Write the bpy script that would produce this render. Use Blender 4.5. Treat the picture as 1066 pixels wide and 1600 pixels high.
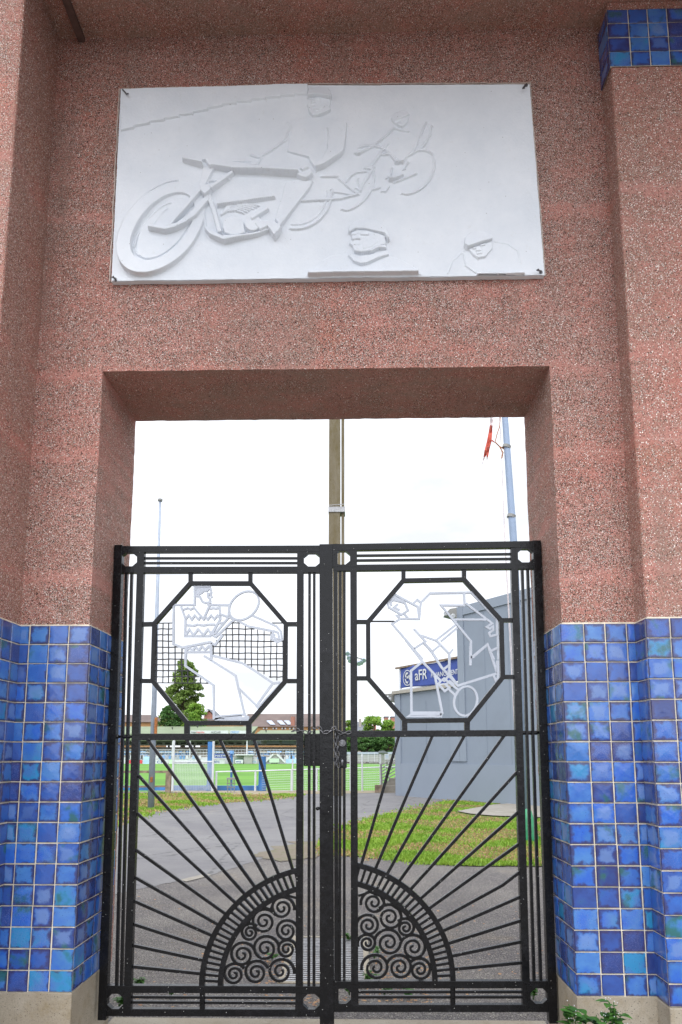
import bpy, bmesh, math, random
import numpy as np
from mathutils import Vector, Matrix
from mathutils.geometry import tessellate_polygon
random.seed(7)
R = math.radians
S = bpy.context.scene
for o in list(bpy.data.objects): bpy.data.objects.remove(o)
C = S.collection

# ------------------------------------------------------------------ camera
F = 1100.0; CX = 533.0; CY = 1019.0; EYE = 1.5
PITCH = math.atan(161/1100.0); YAW = math.atan(24/1100.0)
cam_d = bpy.data.cameras.new('camera'); cam = bpy.data.objects.new('camera', cam_d); C.objects.link(cam)
cam_d.sensor_fit = 'VERTICAL'; cam_d.sensor_height = 36; cam_d.sensor_width = 24
cam_d.lens = F/1600*36; cam_d.shift_y = (CY-800)/1600; cam_d.shift_x = 0
cam_d.clip_start = 0.05; cam_d.clip_end = 3000
cam.location = (0, 0, EYE)
RM = Matrix.Rotation(YAW, 3, 'Z') @ Matrix.Rotation(math.pi/2+PITCH, 3, 'X')
cam.rotation_euler = RM.to_euler()
S.camera = cam
S.render.resolution_x = 682; S.render.resolution_y = 1024
S.view_settings.view_transform = 'Standard'; S.view_settings.look = 'None'
S.view_settings.gamma = 1; S.view_settings.exposure = 0.16

# ------------------------------------------------------------------ sky, overcast
SUN_EL, SUN_AZ = R(58), R(200)     # azimuth clockwise from +Y (sun behind the camera)
w = bpy.data.worlds.new('World'); S.world = w; w.use_nodes = True
nt = w.node_tree; nt.nodes.clear()
def N(nt, t, **k):
    n = nt.nodes.new(t)
    for a, b in k.items():
        if a == 'ins':
            for i, v in b.items(): n.inputs[i].default_value = v
        else: setattr(n, a, b)
    return n
out = N(nt, 'ShaderNodeOutputWorld'); bg = N(nt, 'ShaderNodeBackground')
sky = N(nt, 'ShaderNodeTexSky'); sky.sky_type = 'NISHITA'; sky.sun_disc = False
sky.sun_elevation = SUN_EL; sky.sun_rotation = SUN_AZ
skm = N(nt, 'ShaderNodeVectorMath', operation='SCALE'); skm.inputs['Scale'].default_value = 1.0
nt.links.new(sky.outputs[0], skm.inputs[0])
tc = N(nt, 'ShaderNodeTexCoord'); sx = N(nt, 'ShaderNodeSeparateXYZ'); nt.links.new(tc.outputs['Generated'], sx.inputs[0])
el = N(nt, 'ShaderNodeMapRange', ins={1: 0.40, 2: 1.0, 3: 11.8, 4: 26.0}); nt.links.new(sx.outputs['Z'], el.inputs[0])
# the cloud deck glows on the side where the sun stands behind it
gl_ = N(nt, 'ShaderNodeMapRange', ins={1: -0.05, 2: -0.75, 3: 1.0, 4: 1.75}); nt.links.new(sx.outputs['Y'], gl_.inputs[0])
mp = N(nt, 'ShaderNodeMapping'); mp.inputs['Scale'].default_value = (1, 1, 2.6); nt.links.new(tc.outputs['Generated'], mp.inputs[0])
ns = N(nt, 'ShaderNodeTexNoise', ins={'Scale': 3.2, 'Detail': 5.0, 'Roughness': .55}); nt.links.new(mp.outputs[0], ns.inputs[0])
cl = N(nt, 'ShaderNodeMapRange', ins={1: .36, 2: .56, 3: .80, 4: 1.12}); nt.links.new(ns.outputs[0], cl.inputs[0])
mu = N(nt, 'ShaderNodeMath', operation='MULTIPLY'); nt.links.new(el.outputs[0], mu.inputs[0]); nt.links.new(cl.outputs[0], mu.inputs[1])
mu0 = mu; mu = N(nt, 'ShaderNodeMath', operation='MULTIPLY'); nt.links.new(mu0.outputs[0], mu.inputs[0]); nt.links.new(gl_.outputs[0], mu.inputs[1])
cc = N(nt, 'ShaderNodeCombineColor'); 
for i, k in enumerate((.955, .985, 1.04)):
    m = N(nt, 'ShaderNodeMath', operation='MULTIPLY'); m.inputs[1].default_value = k
    nt.links.new(mu.outputs[0], m.inputs[0]); nt.links.new(m.outputs[0], cc.inputs[i])
mx = N(nt, 'ShaderNodeMix', data_type='RGBA'); mx.inputs[0].default_value = .93
nt.links.new(skm.outputs[0], mx.inputs[6]); nt.links.new(cc.outputs[0], mx.inputs[7])
nt.links.new(mx.outputs[2], bg.inputs[0]); bg.inputs[1].default_value = 0.1
nt.links.new(bg.outputs[0], out.inputs[0])

sl = bpy.data.lights.new('sun', 'SUN'); sl.energy = 1.4; sl.angle = R(35); sl.color = (1, .97, .93)
so = bpy.data.objects.new('sun', sl); C.objects.link(so)
sd = Vector((math.sin(SUN_AZ)*math.cos(SUN_EL), math.cos(SUN_AZ)*math.cos(SUN_EL), math.sin(SUN_EL)))
so.rotation_euler = sd.to_track_quat('Z', 'Y').to_euler(); so.location = (0, -5, 12)

# ------------------------------------------------------------------ helpers
def P(u, v, Y):
    r = RM @ Vector((u-CX, -(v-CY), -F)); t = Y/r.y
    return Vector((r.x*t, Y, EYE + r.z*t))
def G(u, v, z=0.0):
    r = RM @ Vector((u-CX, -(v-CY), -F)); t = (z-EYE)/r.z
    return Vector((r.x*t, r.y*t, z))
def px(Y): return Y/F*1.0               # metres per photo pixel at distance Y

class MB:
    def __init__(s): s.v = []; s.f = []; s.col = None; s.uv = None
    def add(s, vs, fs):
        b = len(s.v); s.v += [tuple(x) for x in vs]; s.f += [tuple(b+i for i in f) for f in fs]; return s
    def box(s, a, b):
        x0, y0, z0 = a; x1, y1, z1 = b
        vs = [(x0,y0,z0),(x1,y0,z0),(x1,y1,z0),(x0,y1,z0),(x0,y0,z1),(x1,y0,z1),(x1,y1,z1),(x0,y1,z1)]
        return s.add(vs, [(0,3,2,1),(4,5,6,7),(0,1,5,4),(1,2,6,5),(2,3,7,6),(3,0,4,7)])
    def bar(s, p, q, w, h=None, up=(0,0,1)):
        p = Vector(p); q = Vector(q); h = h or w; d = (q-p).normalized(); u = Vector(up)
        if abs(d.dot(u)) > .98: u = Vector((0,1,0))
        a = d.cross(u).normalized(); b = a.cross(d).normalized(); vs = []
        for e in (p, q):
            for i, j in ((-1,-1),(1,-1),(1,1),(-1,1)): vs.append(e + a*w/2*i + b*h/2*j)
        return s.add(vs, [(3,2,1,0),(4,5,6,7),(0,1,5,4),(1,2,6,5),(2,3,7,6),(3,0,4,7)])
    def tube(s, pts, r, n=8, closed=False, r2=None):
        pts = [Vector(p) for p in pts]; m = len(pts); rings = []
        r2 = r if r2 is None else r2
        for i, p in enumerate(pts):
            if closed: d = pts[(i+1) % m]-pts[i-1]
            else: d = pts[min(i+1, m-1)]-pts[max(i-1, 0)]
            d.normalize(); u = Vector((0,0,1)) if abs(d.z) < .9 else Vector((0,1,0))
            a = d.cross(u).normalized(); b = a.cross(d).normalized(); rr = r+(r2-r)*i/max(1, m-1)
            rings.append([p + a*rr*math.cos(2*math.pi*k/n) + b*rr*math.sin(2*math.pi*k/n) for k in range(n)])
        vs = [x for q in rings for x in q]; fs = []
        for i in range(m if closed else m-1):
            j = (i+1) % m
            for k in range(n): l = (k+1) % n; fs.append((i*n+k, i*n+l, j*n+l, j*n+k))
        if not closed: fs.append(tuple(range(n-1, -1, -1))); fs.append(tuple((m-1)*n+k for k in range(n)))
        return s.add(vs, fs)
    def prism(s, outer, y0, y1, holes=()):     # outlines in XZ, y0 front (small Y), y1 back
        loops = [[Vector((p[0], p[1], 0)) for p in outer]] + [[Vector((p[0], p[1], 0)) for p in h] for h in holes]
        flat = [p for l in loops for p in l]; n = len(flat)
        tris = tessellate_polygon(loops)
        f0 = y0 if callable(y0) else (lambda x, z: y0)
        vs = [(p.x, f0(p.x, p.y), p.y) for p in flat] + [(p.x, y1, p.y) for p in flat]
        fs = []
        for t in tris:
            a, b, c = [flat[i] for i in t]
            if (b-a).cross(c-a).z < 0: t = (t[0], t[2], t[1])
            fs.append((t[0], t[1], t[2])); fs.append((t[2]+n, t[1]+n, t[0]+n))
        k = 0
        for li, l in enumerate(loops):
            m = len(l); ar = sum(l[i].x*l[(i+1) % m].y-l[(i+1) % m].x*l[i].y for i in range(m))
            flip = (ar < 0) != (li > 0)
            for i in range(m):
                a = k+i; b = k+(i+1) % m
                fs.append((a, a+n, b+n, b) if not flip else (b, b+n, a+n, a))
            k += m
        return s.add(vs, fs)
    def ribbon(s, pts, w, y0, y1, closed=False, w1=None):    # mitred flat bar along a polyline in XZ
        p2 = [Vector((p[0], p[-1])) for p in pts]; m = len(p2); L = []; Rr = []
        w1 = w if w1 is None else w1
        for i, p in enumerate(p2):
            a = p2[i-1] if (closed or i) else None; b = p2[(i+1) % m] if (closed or i < m-1) else None
            d1 = (p-a).normalized() if a is not None else (b-p).normalized()
            d2 = (b-p).normalized() if b is not None else d1
            n1 = Vector((-d1.y, d1.x)); n2 = Vector((-d2.y, d2.x)); n = (n1+n2)
            if n.length < .2: n = n1
            n.normalize(); ww = w+(w1-w)*i/max(1, m-1)
            k = ww/2/max(.5, n.dot(n1)); L.append(p+n*k); Rr.append(p-n*k)
        vs = []
        for l, r in zip(L, Rr): vs += [(l.x, y0, l.y), (r.x, y0, r.y), (r.x, y1, r.y), (l.x, y1, l.y)]
        fs = []
        for i in range(m if closed else m-1):
            a = 4*i; b = 4*((i+1) % m)
            fs += [(a, a+1, b+1, b), (a+1, a+2, b+2, b+1), (a+2, a+3, b+3, b+2), (a+3, a, b, b+3)]
        if not closed: fs += [(3, 2, 1, 0), (4*m-4, 4*m-3, 4*m-2, 4*m-1)]
        return s.add(vs, fs)
    def build(s, name, mat, parent=None, origin=None, bevel=0, smooth=False, seg=2):
        me = bpy.data.meshes.new(name)
        root = parent
        off = Vector((0,0,0))
        if parent is not None: off = Vector(parent.get('_o', (0,0,0)))
        elif origin is not None: off = Vector(origin)
        me.from_pydata([tuple(Vector(v)-off) for v in s.v], [], s.f); me.validate()
        o = bpy.data.objects.new(name, me); C.objects.link(o); me.materials.append(mat)
        if parent is not None: o.parent = parent; o['_o'] = tuple(off)
        elif origin is not None: o.location = off; o['_o'] = tuple(off)
        if smooth:
            for p in me.polygons: p.use_smooth = True
        if bevel:
            b = o.modifiers.new('bevel', 'BEVEL'); b.width = bevel; b.segments = seg; b.limit_method = 'ANGLE'; b.angle_limit = R(40)
        return o
def tag(o, label=None, cat=None, group=None, kind=None):
    if label: o['label'] = label
    if cat: o['category'] = cat
    if group: o['group'] = group
    if kind: o['kind'] = kind
    return o
def thing(name, loc, label, cat, group=None):
    o = bpy.data.objects.new(name, None); C.objects.link(o); o.location = loc; o['_o'] = tuple(loc); o.empty_display_size = .1
    return tag(o, label, cat, group)
def text_mesh(mb, txt, size, to3d, spacing=1.0):      # adds lettering to mb; to3d maps text x,y -> point
    cu = bpy.data.curves.new('t', 'FONT'); cu.body = txt; cu.size = size; cu.space_character = spacing; cu.offset = size*.012
    ob = bpy.data.objects.new('t', cu); C.objects.link(ob)
    dg = bpy.context.evaluated_depsgraph_get(); me = bpy.data.meshes.new_from_object(ob.evaluated_get(dg))
    mb.add([to3d(v.co.x, v.co.y) for v in me.vertices], [tuple(p.vertices) for p in me.polygons])
    wd = max((v.co.x for v in me.vertices), default=0)
    bpy.data.objects.remove(ob); bpy.data.curves.remove(cu); bpy.data.meshes.remove(me); return wd

# ------------------------------------------------------------------ materials
def mat(name, col=(.5,.5,.5), rough=.6, metal=0, spec=.5):
    m = bpy.data.materials.new(name); m.use_nodes = True; b = m.node_tree.nodes['Principled BSDF']
    b.inputs['Base Color'].default_value = (*col, 1); b.inputs['Roughness'].default_value = rough
    b.inputs['Metallic'].default_value = metal; b.inputs['Specular IOR Level'].default_value = spec
    return m, m.node_tree, b
def mixc(nt, fac, a, b, blend='MIX'):
    n = nt.nodes.new('ShaderNodeMix'); n.data_type = 'RGBA'; n.blend_type = blend
    for s, v in ((0, fac), (6, a), (7, b)):
        if hasattr(v, 'is_output'): nt.links.new(v, n.inputs[s])
        elif s == 0: n.inputs[0].default_value = v
        else: n.inputs[s].default_value = (*v, 1)
    return n.outputs[2]
def math_(nt, op, a, b=None, clamp=False):
    n = nt.nodes.new('ShaderNodeMath'); n.operation = op; n.use_clamp = clamp
    for i, v in enumerate((a, b)):
        if v is None: continue
        if hasattr(v, 'is_output'): nt.links.new(v, n.inputs[i])
        else: n.inputs[i].default_value = v
    return n.outputs[0]
def mrange(nt, v, a, b, c=0, d=1, smooth=False):
    n = nt.nodes.new('ShaderNodeMapRange'); n.interpolation_type = 'SMOOTHSTEP' if smooth else 'LINEAR'
    nt.links.new(v, n.inputs[0])
    for i, x in enumerate((a, b, c, d)): n.inputs[i+1].default_value = x
    return n.outputs[0]
def coords(nt, scale=(1,1,1)):
    g = nt.nodes.new('ShaderNodeNewGeometry')
    if scale == (1,1,1): return g.outputs['Position']
    m = nt.nodes.new('ShaderNodeMapping'); m.inputs['Scale'].default_value = scale
    nt.links.new(g.outputs['Position'], m.inputs[0]); return m.outputs[0]
def noise(nt, co, sc, det=3, rough=.55, dist=0):
    n = nt.nodes.new('ShaderNodeTexNoise'); n.inputs['Scale'].default_value = sc; n.inputs['Detail'].default_value = det
    n.inputs['Roughness'].default_value = rough; n.inputs['Distortion'].default_value = dist; nt.links.new(co, n.inputs['Vector']); return n.outputs[0]
def voro(nt, co, sc, feat='F1'):
    n = nt.nodes.new('ShaderNodeTexVoronoi'); n.feature = feat; n.inputs['Scale'].default_value = sc; nt.links.new(co, n.inputs['Vector']); return n
def bump(nt, b, h, strength=.3, dist=.01):
    n = nt.nodes.new('ShaderNodeBump'); n.inputs['Strength'].default_value = strength; n.inputs['Distance'].default_value = dist
    nt.links.new(h, n.inputs['Height']); nt.links.new(n.outputs[0], b.inputs['Normal'])
def ramp(nt, v, stops, interp='LINEAR'):
    n = nt.nodes.new('ShaderNodeValToRGB'); n.color_ramp.interpolation = interp; e = n.color_ramp.elements
    while len(e) < len(stops): e.new(.5)
    for i, (p, c) in enumerate(stops): e[i].position = p; e[i].color = (*c, 1)
    nt.links.new(v, n.inputs[0]); return n.outputs[0]
def setc(nt, b, c): nt.links.new(c, b.inputs['Base Color'])
def simple(name, col, rough=.6, var=.15, sc=4, bs=0, bsc=60, metal=0, spec=.5, dirt=None):
    m, nt, b = mat(name, col, rough, metal, spec); co = coords(nt)
    n1 = noise(nt, co, sc, 5)
    lo = tuple(c*(1-var) for c in col); hi = tuple(min(1, c*(1+var)) for c in col)
    c = mixc(nt, mrange(nt, n1, .3, .7), lo, hi)
    if dirt: c = mixc(nt, mrange(nt, noise(nt, co, sc*2.3, 6, .65), .52, .72, 0, dirt[1]), c, dirt[0])
    setc(nt, b, c)
    if bs: bump(nt, b, noise(nt, co, bsc, 3), bs)
    return m

def aggregate():
    m, nt, b = mat('pink_aggregate_render', rough=.85, spec=.2); co = coords(nt)
    big = noise(nt, co, 1.7, 4, .6, .4); mid = noise(nt, coords(nt, (1,1,2.2)), 5.5, 5, .65)
    base = mixc(nt, mrange(nt, big, .3, .7), (.50,.205,.165), (.56,.28,.24))
    base = mixc(nt, mrange(nt, noise(nt, coords(nt, (1,1,.3)), 2.6, 5, .65), .48, .74, 0, .7), base, (.34,.225,.195))
    base = mixc(nt, mrange(nt, noise(nt, coords(nt, (1,1,.8)), 1.3, 5, .7, .5), .55, .75, 0, .55), base, (.47,.155,.085))
    base = mixc(nt, mrange(nt, noise(nt, co, 180, 3, .7), .4, .62, 0, .55), base, (.24,.105,.08))
    dens = math_(nt, 'ADD', mrange(nt, big, .32, .68, .42, .80), mrange(nt, mid, .34, .62, -.2, .34))
    sp = nt.nodes.new('ShaderNodeSeparateXYZ'); nt.links.new(co, sp.inputs[0])
    wob = math_(nt, 'ADD', sp.outputs['Z'], mrange(nt, noise(nt, co, 3, 4, .6), 0, 1, -.09, .09))
    for z0 in (2.44, 3.14, 3.62, 4.6):      # smoother bands where the lifts of render meet
        d = math_(nt, 'ABSOLUTE', math_(nt, 'SUBTRACT', wob, z0))
        dens = math_(nt, 'MULTIPLY', dens, mrange(nt, d, .01, .07, .45, 1, True))
    h = None
    for sc, sd in ((140, 0), (215, 11), (300, 23)):
        mp = nt.nodes.new('ShaderNodeMapping'); mp.inputs['Location'].default_value = (sd, sd*.7+.31, sd*.3); nt.links.new(co, mp.inputs[0])
        v = voro(nt, mp.outputs[0], sc); sc_ = nt.nodes.new('ShaderNodeSeparateColor'); nt.links.new(v.outputs['Color'], sc_.inputs[0])
        inside = math_(nt, 'LESS_THAN', v.outputs['Distance'], mrange(nt, sc_.outputs[2], 0, 1, .28, .52))
        on = math_(nt, 'MULTIPLY', inside, math_(nt, 'LESS_THAN', sc_.outputs[0], dens))
        pc = ramp(nt, sc_.outputs[1], [(0, (.022,.018,.018)), (.15, (.12,.06,.048)), (.30, (.38,.235,.165)), (.54, (.50,.33,.24)), (.70, (.38,.19,.145)), (.80, (.55,.47,.40)), (.89, (.98,.93,.87))], 'CONSTANT')
        base = mixc(nt, on, base, pc)
        h = on if h is None else math_(nt, 'ADD', h, on)
    drip = mrange(nt, noise(nt, coords(nt, (1,1,.10)), 7.5, 5, .6), .56, .72, 0, .42)
    base = mixc(nt, drip, base, (.30,.19,.155))
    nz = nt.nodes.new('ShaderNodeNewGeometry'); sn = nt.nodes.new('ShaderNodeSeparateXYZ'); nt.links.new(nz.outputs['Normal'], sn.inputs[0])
    bounce_stain = math_(nt, 'MULTIPLY', mrange(nt, sn.outputs['Z'], -.5, -.9), mrange(nt, noise(nt, coords(nt, (1,2.5,1)), 3.4, 6, .65), .46, .66, 0, .5))  # downward faces only: weathered patches, with ground-bounce light painted into their colour
    base = mixc(nt, bounce_stain, base, (.36,.27,.22))
    seam = mrange(nt, math_(nt, 'ABSOLUTE', math_(nt, 'SUBTRACT', math_(nt, 'ADD', sp.outputs['Z'], mrange(nt, noise(nt, co, 9, 3), 0, 1, -.012, .012)), 3.14)), .0, .006, .3, 0)
    base = mixc(nt, seam, base, (.62,.42,.36))
    # a few bigger pits
    v = voro(nt, co, 9); base = mixc(nt, math_(nt, 'LESS_THAN', v.outputs['Distance'], .045), base, (.05,.03,.025))
    setc(nt, b, base); bump(nt, b, math_(nt, 'ADD', h, noise(nt, co, 60, 5, .7)), .8, .005)
    return m
def tiles_mat():
    m, nt, b = mat('blue_glazed_tile', rough=.2, spec=.6); co = coords(nt)
    at = nt.nodes.new('ShaderNodeAttribute'); at.attribute_name = 'tile_rand'; s3 = nt.nodes.new('ShaderNodeSeparateColor'); nt.links.new(at.outputs['Color'], s3.inputs[0])
    r, g, bl = s3.outputs[0], s3.outputs[1], s3.outputs[2]
    uvn = nt.nodes.new('ShaderNodeUVMap'); uvn.uv_map = 'UVMap'; su = nt.nodes.new('ShaderNodeSeparateXYZ'); nt.links.new(uvn.outputs[0], su.inputs[0])
    # offset noise by the tile's own numbers so that no two glazes match
    add = nt.nodes.new('ShaderNodeVectorMath'); add.operation = 'MULTIPLY_ADD'
    nt.links.new(at.outputs['Color'], add.inputs[0]); add.inputs[1].default_value = (13, 17, 11); nt.links.new(co, add.inputs[2])
    c2 = add.outputs[0]
    nf = noise(nt, c2, 28, 4, .6); nb = noise(nt, c2, 11, 3, .5); nfine = noise(nt, c2, 260, 3, .7)
    base = ramp(nt, math_(nt, 'ADD', r, mrange(nt, nb, .3, .7, -.12, .12)), [(0, (.018,.038,.17)), (.18, (.028,.075,.30)), (.4, (.025,.105,.40)), (.6, (.06,.185,.46)), (.78, (.02,.10,.46)), (.93, (.045,.16,.40)), (1, (.02,.20,.42))])
    ex = math_(nt, 'ABSOLUTE', math_(nt, 'SUBTRACT', su.outputs[0], .5)); ey = math_(nt, 'ABSOLUTE', math_(nt, 'SUBTRACT', su.outputs[1], .5))
    e = math_(nt, 'MAXIMUM', ex, ey)
    eb = math_(nt, 'ADD', e, mrange(nt, nf, .25, .75, -.15, .15))
    # darker violet rim
    base = mixc(nt, math_(nt, 'MULTIPLY', mrange(nt, eb, .29, .46, 0, .85, True), mrange(nt, g, .35, .55)), base, (.028,.026,.11))
    # pale blotch in the middle of some
    blot = math_(nt, 'MULTIPLY', mrange(nt, eb, .40, .20, 0, .7, True), mrange(nt, bl, .70, .80))
    base = mixc(nt, blot, base, (.125,.215,.45))
    # greenish glaze runs
    gr = math_(nt, 'MULTIPLY', mrange(nt, nb, .52, .68, 0, .85, True), mrange(nt, math_(nt, 'FRACT', math_(nt, 'MULTIPLY', bl, 7.3)), .55, .7))
    base = mixc(nt, gr, base, (.02,.10,.075))
    # crystals
    sp = math_(nt, 'MULTIPLY', mrange(nt, nfine, .52, .62, 0, .4), mrange(nt, math_(nt, 'FRACT', math_(nt, 'MULTIPLY', g, 5.7)), .6, .7))
    base = mixc(nt, sp, base, (.17,.19,.42))
    v = voro(nt, c2, 75); base = mixc(nt, math_(nt, 'MULTIPLY', math_(nt, 'LESS_THAN', v.outputs['Distance'], .12), .75), base, (.02,.03,.12))
    base = mixc(nt, mrange(nt, eb, .44, .52, 0, .75), base, (.03,.03,.09))
    setc(nt, b, base)
    nt.links.new(mrange(nt, nf, .2, .8, .07, .26), b.inputs['Roughness'])
    bump(nt, b, math_(nt, 'ADD', noise(nt, c2, 24, 2), math_(nt, 'MULTIPLY', nfine, .12)), .35, .004)
    b.inputs['Coat Weight'].default_value = .25; b.inputs['Coat Roughness'].default_value = .08
    return m
def gate_paint():
    m, nt, b = mat('black_gate_paint', (.008,.008,.010), .3, 0, .28); co = coords(nt)
    v = voro(nt, co, 70); sc_ = nt.nodes.new('ShaderNodeSeparateColor'); nt.links.new(v.outputs['Color'], sc_.inputs[0])
    spk = math_(nt, 'MULTIPLY', math_(nt, 'LESS_THAN', v.outputs['Distance'], .12), math_(nt, 'LESS_THAN', sc_.outputs[0], .10))
    c = mixc(nt, mrange(nt, noise(nt, co, 16, 5, .7), .5, .75, 0, .5), (.005,.005,.006), (.018,.018,.022))
    c = mixc(nt, spk, c, (.42,.42,.40)); setc(nt, b, c)
    nt.links.new(mrange(nt, noise(nt, co, 30, 4), .3, .7, .12, .34), b.inputs['Roughness'])
    bump(nt, b, math_(nt, 'ADD', noise(nt, co, 45, 4, .65), spk), .5, .002); return m
def asphalt_mat():
    m, nt, b = mat('worn_asphalt', rough=.9, spec=.3); co = coords(nt)
    c = mixc(nt, mrange(nt, noise(nt, co, .55, 5, .6, .6), .4, .62), (.10,.096,.10), (.15,.145,.14))
    c = mixc(nt, mrange(nt, noise(nt, co, .9, 6, .7), .56, .7, 0, .6), c, (.17,.145,.11))
    c = mixc(nt, mrange(nt, noise(nt, co, 95, 3, .75), .40, .60), mixc(nt, 1, c, (.30,.28,.28), 'MULTIPLY'), mixc(nt, 1, c, (1.6,1.52,1.45), 'MULTIPLY'))
    v = voro(nt, co, 75); sc_ = nt.nodes.new('ShaderNodeSeparateColor'); nt.links.new(v.outputs['Color'], sc_.inputs[0])
    peb = math_(nt, 'MULTIPLY', math_(nt, 'LESS_THAN', v.outputs['Distance'], .42), math_(nt, 'LESS_THAN', sc_.outputs[0], .40))
    c = mixc(nt, peb, c, ramp(nt, sc_.outputs[1], [(0, (.04,.035,.035)), (.5, (.20,.18,.15)), (.8, (.32,.30,.26))]))
    setc(nt, b, c); bump(nt, b, math_(nt, 'ADD', noise(nt, co, 120, 3), peb), .6, .006); return m
def turf_mat(name, a, b_, c3, sc=6):
    m, nt, b = mat(name, rough=.95, spec=.2); co = coords(nt)
    c = mixc(nt, mrange(nt, noise(nt, co, sc*.25, 5, .6), .35, .65), a, b_)
    c = mixc(nt, mrange(nt, noise(nt, co, sc, 6, .75), .48, .72, 0, .8), c, c3)
    c = mixc(nt, mrange(nt, noise(nt, co, 60, 3, .7), .35, .7, 0, .4), c, (a[0]*.4, a[1]*.45, a[2]*.4))
    setc(nt, b, c); bump(nt, b, noise(nt, co, 50, 4), .5, .03); return m
def pitch_mat():
    m, nt, b = mat('football_turf', rough=.9, spec=.2); co = coords(nt)
    sp = nt.nodes.new('ShaderNodeSeparateXYZ'); nt.links.new(co, sp.inputs[0])
    st = math_(nt, 'GREATER_THAN', math_(nt, 'SINE', math_(nt, 'MULTIPLY', sp.outputs['Y'], .42)), 0)
    c = mixc(nt, st, (.085,.20,.032), (.105,.24,.036))
    c = mixc(nt, mrange(nt, noise(nt, co, .12, 5), .45, .7, 0, .6), c, (.15,.30,.06)); setc(nt, b, c); return m
def leaf_mat(name, a, b_):
    m, nt, b = mat(name, a, .55, 0, .3); 
    o = nt.nodes.new('ShaderNodeNewGeometry')
    c = mixc(nt, o.outputs['Random Per Island'], a, b_)
    c = mixc(nt, mrange(nt, noise(nt, coords(nt), 1.1, 3), .35, .65, 0, .45), c, (b_[0]*1.2, b_[1]*1.15, b_[2]))
    setc(nt, b, c); b.inputs['Subsurface Weight'].default_value = 0
    # thin leaves let some light through
    tr = nt.nodes.new('ShaderNodeBsdfTranslucent'); nt.links.new(c, tr.inputs[0]); ms = nt.nodes.new('ShaderNodeMixShader'); ms.inputs[0].default_value = .3
    om = nt.nodes['Material Output']; nt.links.new(b.outputs[0], ms.inputs[1]); nt.links.new(tr.outputs[0], ms.inputs[2]); nt.links.new(ms.outputs[0], om.inputs[0]); return m
def plaster_mat():
    m, nt, b = mat('white_painted_plaster', rough=.75, spec=.3); co = coords(nt)
    c = mixc(nt, mrange(nt, noise(nt, co, 3.5, 6, .7), .35, .7), (.68,.715,.765), (.76,.785,.825))
    c = mixc(nt, mrange(nt, noise(nt, co, 22, 5, .75), .58, .74, 0, .3), c, (.58,.57,.54))
    v = voro(nt, co, 16); c = mixc(nt, math_(nt, 'MULTIPLY', math_(nt, 'LESS_THAN', v.outputs['Distance'], .045), .6), c, (.25,.24,.22))
    setc(nt, b, c); bump(nt, b, math_(nt, 'ADD', noise(nt, co, 70, 4, .65), math_(nt, 'MULTIPLY', noise(nt, co, 9, 3), 1.6)), .3, .005); return m
def concrete_mat(name, a, b_, c3, sc=3, bs=.5, vs=1.0):
    m, nt, b = mat(name, rough=.9, spec=.25); co = coords(nt, (1,1,vs))
    c = mixc(nt, mrange(nt, noise(nt, co, sc, 6, .65), .35, .68), a, b_)
    c = mixc(nt, mrange(nt, noise(nt, co, sc*3.1, 6, .7), .5, .72, 0, .8), c, c3)
    c = mixc(nt, mrange(nt, noise(nt, co, 170, 3, .7), .5, .72, 0, .45), c, (a[0]*.4, a[1]*.4, a[2]*.4))
    v = voro(nt, co, 60); c = mixc(nt, math_(nt, 'LESS_THAN', v.outputs['Distance'], .14), c, (.12,.10,.08))
    setc(nt, b, c); bump(nt, b, math_(nt, 'ADD', noise(nt, co, 60, 5, .7), math_(nt, 'LESS_THAN', v.outputs['Distance'], .16)), bs, .005); return m

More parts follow.
